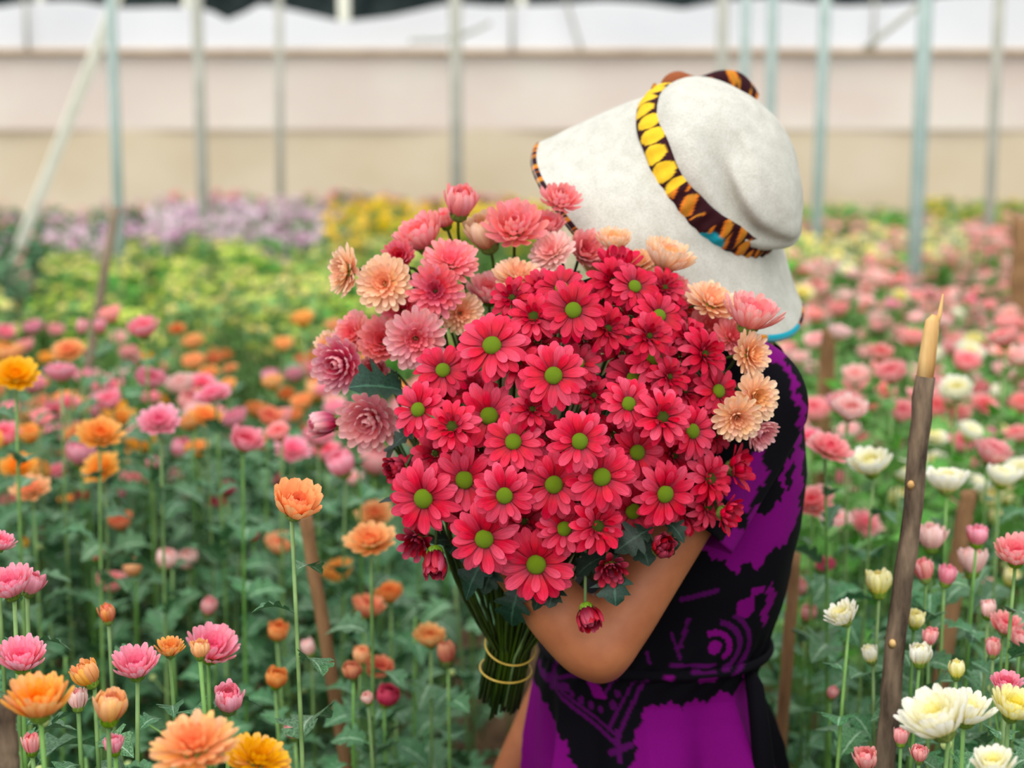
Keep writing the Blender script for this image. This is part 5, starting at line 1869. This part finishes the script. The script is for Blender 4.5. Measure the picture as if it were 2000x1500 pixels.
# leafy young plants that fill the beds between the blooms
def filler(x, y, h, rng, matname, label, group, nleaf=10, size=.085, buds=2):
    best = None
    for t in range(24):
        w_ = .012 * t
        bx, by = x + rng.uniform(-1, 1) * min(w_, .09), y + rng.uniform(-1, 1) * min(w_, .09)
        hd = Vector((bx + rng.uniform(-.03, .03), by + rng.uniform(-.03, .03), h - .004 * t))
        pts = stem_path(hd, Vector((bx, by, 0)), rng.uniform(-.02, .02))
        V, F, _ = stem_tube(pts, .0026)
        c = SP.hits(V, F, None, 100)
        if best is None or c < best[0]:
            best = (c, bx, by, pts)
        if c == 0:
            break
    _, bx, by, pts = best
    root = link('young_chrysanthemum', None, loc=(bx, by, 0))
    tag(root, label, 'plant', group)
    BEDXY.append((bx, by))
    pts = put_stem(root, pts, .0026)
    add_leaves(root, pts, nleaf, rng, matname, size, .0, .036)
    for k in range(int(rng.integers(buds))):
        bud_side(root, pts, rng, k)


rng = np.random.default_rng(5)
n = 0
yy = .98
while yy < 3.9:
    xx = -.36 * yy - .12
    while xx < -.03:
        x, y = xx + rng.uniform(-.04, .04), yy + rng.uniform(-.05, .05)
        h = .72 + rng.uniform(-.09, .06) + .13 * min(1, max(0, (y - 1.9) / 1.2))
        if y < 1.3:
            h -= .08
        if y < 1.75 and x > -.22:
            h = min(h, .72)
        lab = ('young leafy chrysanthemum at the path edge of the pink and orange bed' if x > -.17 else 'young leafy chrysanthemum under the sharp pink and orange blooms' if y < 1.5 else
               'young leafy chrysanthemum beside the dark reddish leaning stake' if y < 2.2 and x > -.42 else 'young leafy chrysanthemum next to the lime button clumps' if y > 3.2 else 'young leafy chrysanthemum in the middle of the pink and orange bed')
        filler(x, y, h, rng, 'leaf', lab, 'leafy young plants of the pink and orange bed', 16, .074 if y < 2.0 else .085 if y < 2.6 else .11)
        xx += .125 if yy < 2.4 else .17
    yy += .12 if yy < 2.4 else .19
yy = 1.05
while yy < 3.6:
    xx = .36
    while xx < .36 * yy + .12:
        x, y = xx + rng.uniform(-.04, .04), yy + rng.uniform(-.05, .05)
        if 1.42 < y < 2.05 and x < .45:
            x += .09
        h = .70 + rng.uniform(-.08, .06) + .14 * min(1, max(0, (y - 1.2) / 1.5))
        lab = ('young leafy chrysanthemum at the path edge of the pink and white bed' if x < .5 else 'young leafy chrysanthemum under the white blooms by the bark stake' if y < 2.1 else 'young leafy chrysanthemum behind the row of white blooms')
        filler(x, y, h, rng, 'leaf' if y < 2.4 else 'leafbright', lab, 'leafy young plants of the pink and white bed', 15, .074 if y < 2.0 else .085 if y < 2.6 else .11)
        xx += .13 if yy < 2.4 else .18
    yy += .125 if yy < 2.4 else .2

# bushy clumps of the far beds: one mesh per clump
def clump_mesh(seed, colours, leafm, form, nhead, hr, width, height, nleaf):
    rng = np.random.default_rng(seed)
    g = Geo()
    mats = [M[leafm], M['stem']] + [M[c] for c in colours]
    for k in range(nleaf):
        a, r = rng.uniform(0, 6.28), width * .8 * math.sqrt(rng.uniform(0, 1))
        z = height * rng.uniform(.55, .97)
        g.add(*LEAF_G[int(rng.integers(4))], mx=leaf_mx((r * math.cos(a), r * math.sin(a), z), a + rng.uniform(1.2, 5.0), rng.uniform(10, 65), rng.uniform(.075, .11), rng.uniform(-30, 30)))
    hm = {}
    for k in range(nhead):
        a, r = rng.uniform(0, 6.28), width * math.sqrt(rng.uniform(0, 1))
        z = height * rng.uniform(.90, 1.04)
        p = Vector((r * math.cos(a), r * math.sin(a), z))
        V, F, UV = tube([p, p * .8 + Vector((0, 0, -.1)), (p.x * .3, p.y * .3, 0)], .0028, 4, False)
        g.add(V, F, UV, mat=1)
        ci = int(rng.integers(len(colours)))
        lay, s = head_layout(form, rng, LOFORM)
        nrm = aim((rng.uniform(-.5, .5), rng.uniform(-.8, .2), 1))
        mx = Matrix.Translation(p) @ nrm @ Matrix.Scale(hr * rng.uniform(.7, 1.15), 4)
        for key, m_, l in lay:
            g.add(*PET[key], lay=l, mx=mx @ m_, mat=2 + ci)
    return g.mesh('clump', mats)


PLACED = []


def clump_radius(me):
    V = mesh_np(me)[0]
    return float(np.hypot(V[:, 0], V[:, 1]).max())


def zone(n, name, meshes, sampler, label, group, rng, cat='flower'):
    """each clump takes the roomiest of many spots: clear of other clumps, posts and single plants"""
    own = np.array(BEDXY)
    fx = np.array(FIXED_XY)
    for k in range(n):
        me = meshes[int(rng.integers(len(meshes)))]
        R = clump_radius(me)
        best = None
        for t in range(110):
            p = np.array(sampler(rng)[:2])
            m = .5
            if PLACED:
                q = np.array(PLACED)
                m = min(m, float((np.hypot(q[:, 0] - p[0], q[:, 1] - p[1]) - q[:, 2] - R).min()))
            m = min(m, float((np.hypot(fx[:, 0] - p[0], fx[:, 1] - p[1]) - R - .05).min()), float((np.hypot(own[:, 0] - p[0], own[:, 1] - p[1]) - R - .05).min()))
            if best is None or m > best[0]:
                best = (m, p)
            if m > .12:
                break
        p = best[1]
        PLACED.append((p[0], p[1], R))
        o = link(name, me, mx=Matrix.Translation((p[0], p[1], 0)) @ Matrix.Rotation(rng.uniform(0, 6.28), 4, 'Z') @ Matrix.Diagonal((1, 1, rng.uniform(.93, 1.05), 1)))
        tag(o, label, cat, group)
        SP.add_object('clump', o)


def area(Y0, Y1, pxa, pxb, power=1.0):
    def s(rng):
        Y = Y0 + (Y1 - Y0) * rng.uniform(0, 1) ** power
        px = rng.uniform(pxa(Y) if callable(pxa) else pxa, pxb(Y) if callable(pxb) else pxb)
        return (P(px, 600, Y).x, Y, 0)
    return s


rng = np.random.default_rng(33)
lime = [clump_mesh(40 + i, ['lime', 'lime', 'cream'], 'leafbright', 'pompon', 21, .024, .11, 1.0, 34) for i in range(4)]
zone(72, 'lime_button_chrysanthemum', lime, area(4.15, 7.8, lambda Y: 120 if Y > 6 else -80, 860), 'bushy lime yellow button chrysanthemum clump behind the pink and orange bed', 'lime yellow button clumps', rng)
yel = [clump_mesh(50 + i, ['yellow', 'yellow'], 'leafbright', 'pompon', 20, .032, .11, 1.1, 26) for i in range(3)]
zone(46, 'yellow_chrysanthemum', yel, area(7.8, 12, 675, 1060), 'bright yellow chrysanthemum clump behind the bouquet near the film wall', 'yellow clumps behind the bouquet', rng)
lil = [clump_mesh(60 + i, ['lilac', 'palelilac', 'palelilac'], 'leafbright', 'pompon', 15, .034, .12, 1.05, 24) for i in range(4)]
zone(105, 'lilac_chrysanthemum', lil, area(7.4, 14.5, lambda Y: 330 - (200 if Y < 9.5 else 0), 660), 'pale lilac chrysanthemum clump between the lime clumps and the film wall', 'pale lilac clumps', rng)
ros = [clump_mesh(70 + i, ['pink', 'lilac', 'coral'], 'leafbright', 'pompon', 12, .032, .13, 1.1, 28) for i in range(3)]
zone(60, 'rose_chrysanthemum', ros, area(13.5, 16.8, 330, 1000), 'rose pink chrysanthemum clump at the foot of the film wall', 'rose pink clumps at the wall', rng)
grn = [clump_mesh(80 + i, ['coral', 'lilac'], 'leaf', 'bud', 2, .02, .15, 1.0, 64) for i in range(3)]
zone(60, 'green_chrysanthemum', grn, area(7.0, 15.5, -60, 330), 'mostly green chrysanthemum clump with a few pink buds near the leaning brace', 'green clumps near the brace', rng)
grr = [clump_mesh(90 + i, ['yellow', 'lime'], 'leafbright', 'pompon', 3, .026, .15, 1.0, 64) for i in range(3)]
zone(75, 'budding_chrysanthemum', grr, area(10.0, 16.3, 1480, 2070), 'green chrysanthemum clump with sparse yellow blooms beyond the pink bed', 'green and yellow clumps beyond the pink bed', rng)
yer = [clump_mesh(95 + i, ['yellow', 'lime'], 'leafbright', 'pompon', 10, .03, .13, 1.06, 38) for i in range(2)]
zone(25, 'golden_chrysanthemum', yer, area(11.0, 15.2, 1800, 2070), 'yellow flowering clump in front of the film wall beyond the steel posts', 'yellow clumps beyond the pink bed', rng)
whr = [clump_mesh(105 + i, ['white', 'cream'], 'leafbright', 'pompon', 13, .036, .10, 1.05, 28) for i in range(2)]
zone(16, 'white_spray_chrysanthemum', whr, area(6.6, 8.0, 1540, 1860), 'white spray chrysanthemum clump behind the pink spray clumps', 'white spray clumps', rng)
pkr = [clump_mesh(98 + i, ['coral', 'palepink', 'palepink'], 'leafbright', 'pompon', 14, .034, .10, 1.03, 30) for i in range(3)]
zone(81, 'spray_chrysanthemum', pkr, area(4.4, 10.2, 1490, 2075), 'pink spray chrysanthemum clump well behind the bark stake', 'pink spray clumps behind the bark stake', rng)
set_leaves()

# the beds go on beyond the side edges of the view: leaf and bloom masses nobody could count
for side, cols, lab in ((-1, ('pink', 'orange', 'lilac'), 'dense mass of leaves and pink and orange blooms continuing the bed outward'), (1, ('coral', 'palepink', 'white'), 'dense mass of leaves and coral and white blooms continuing the bed outward')):
    rng = np.random.default_rng(400 + side)
    g = Geo()
    V0, F0, U0 = LEAF_G[0]
    for k in range(3600):
        Y = 1.2 + 14.5 * rng.uniform(0, 1) ** 1.4
        x = side * (.365 * Y + .36 + rng.uniform(0, 1.1 + .12 * Y))
        if k % 9:
            g.add(V0, F0, U0, mx=leaf_mx((x, Y, rng.uniform(.5, .95)), rng.uniform(0, 6.28), rng.uniform(0, 60), rng.uniform(.10, .12 + .012 * Y), rng.uniform(-30, 30)))
        else:
            h = Vector((x, Y, rng.uniform(.95, 1.06)))
            V, F, UV = tube([h, (x, Y, .5), (x, Y, 0)], .003, 4, False)
            g.add(V, F, UV, mat=1)
            lay, _ = head_layout('pompon', rng, LOFORM)
            mx = Matrix.Translation(h) @ aim((rng.uniform(-.3, .3), rng.uniform(-.5, .2), 1)) @ Matrix.Scale(rng.uniform(.024, .032), 4)
            ci = int(rng.integers(3))
            for key, m_, l in lay:
                g.add(*PET[key], lay=l, mx=mx @ m_, mat=2 + ci)
    o = link('bed_foliage', g.mesh('bed_foliage', [M['leaf'], M['stem']] + [M[c] for c in cols]))
    tag(o, lab, 'foliage', kind='stuff')
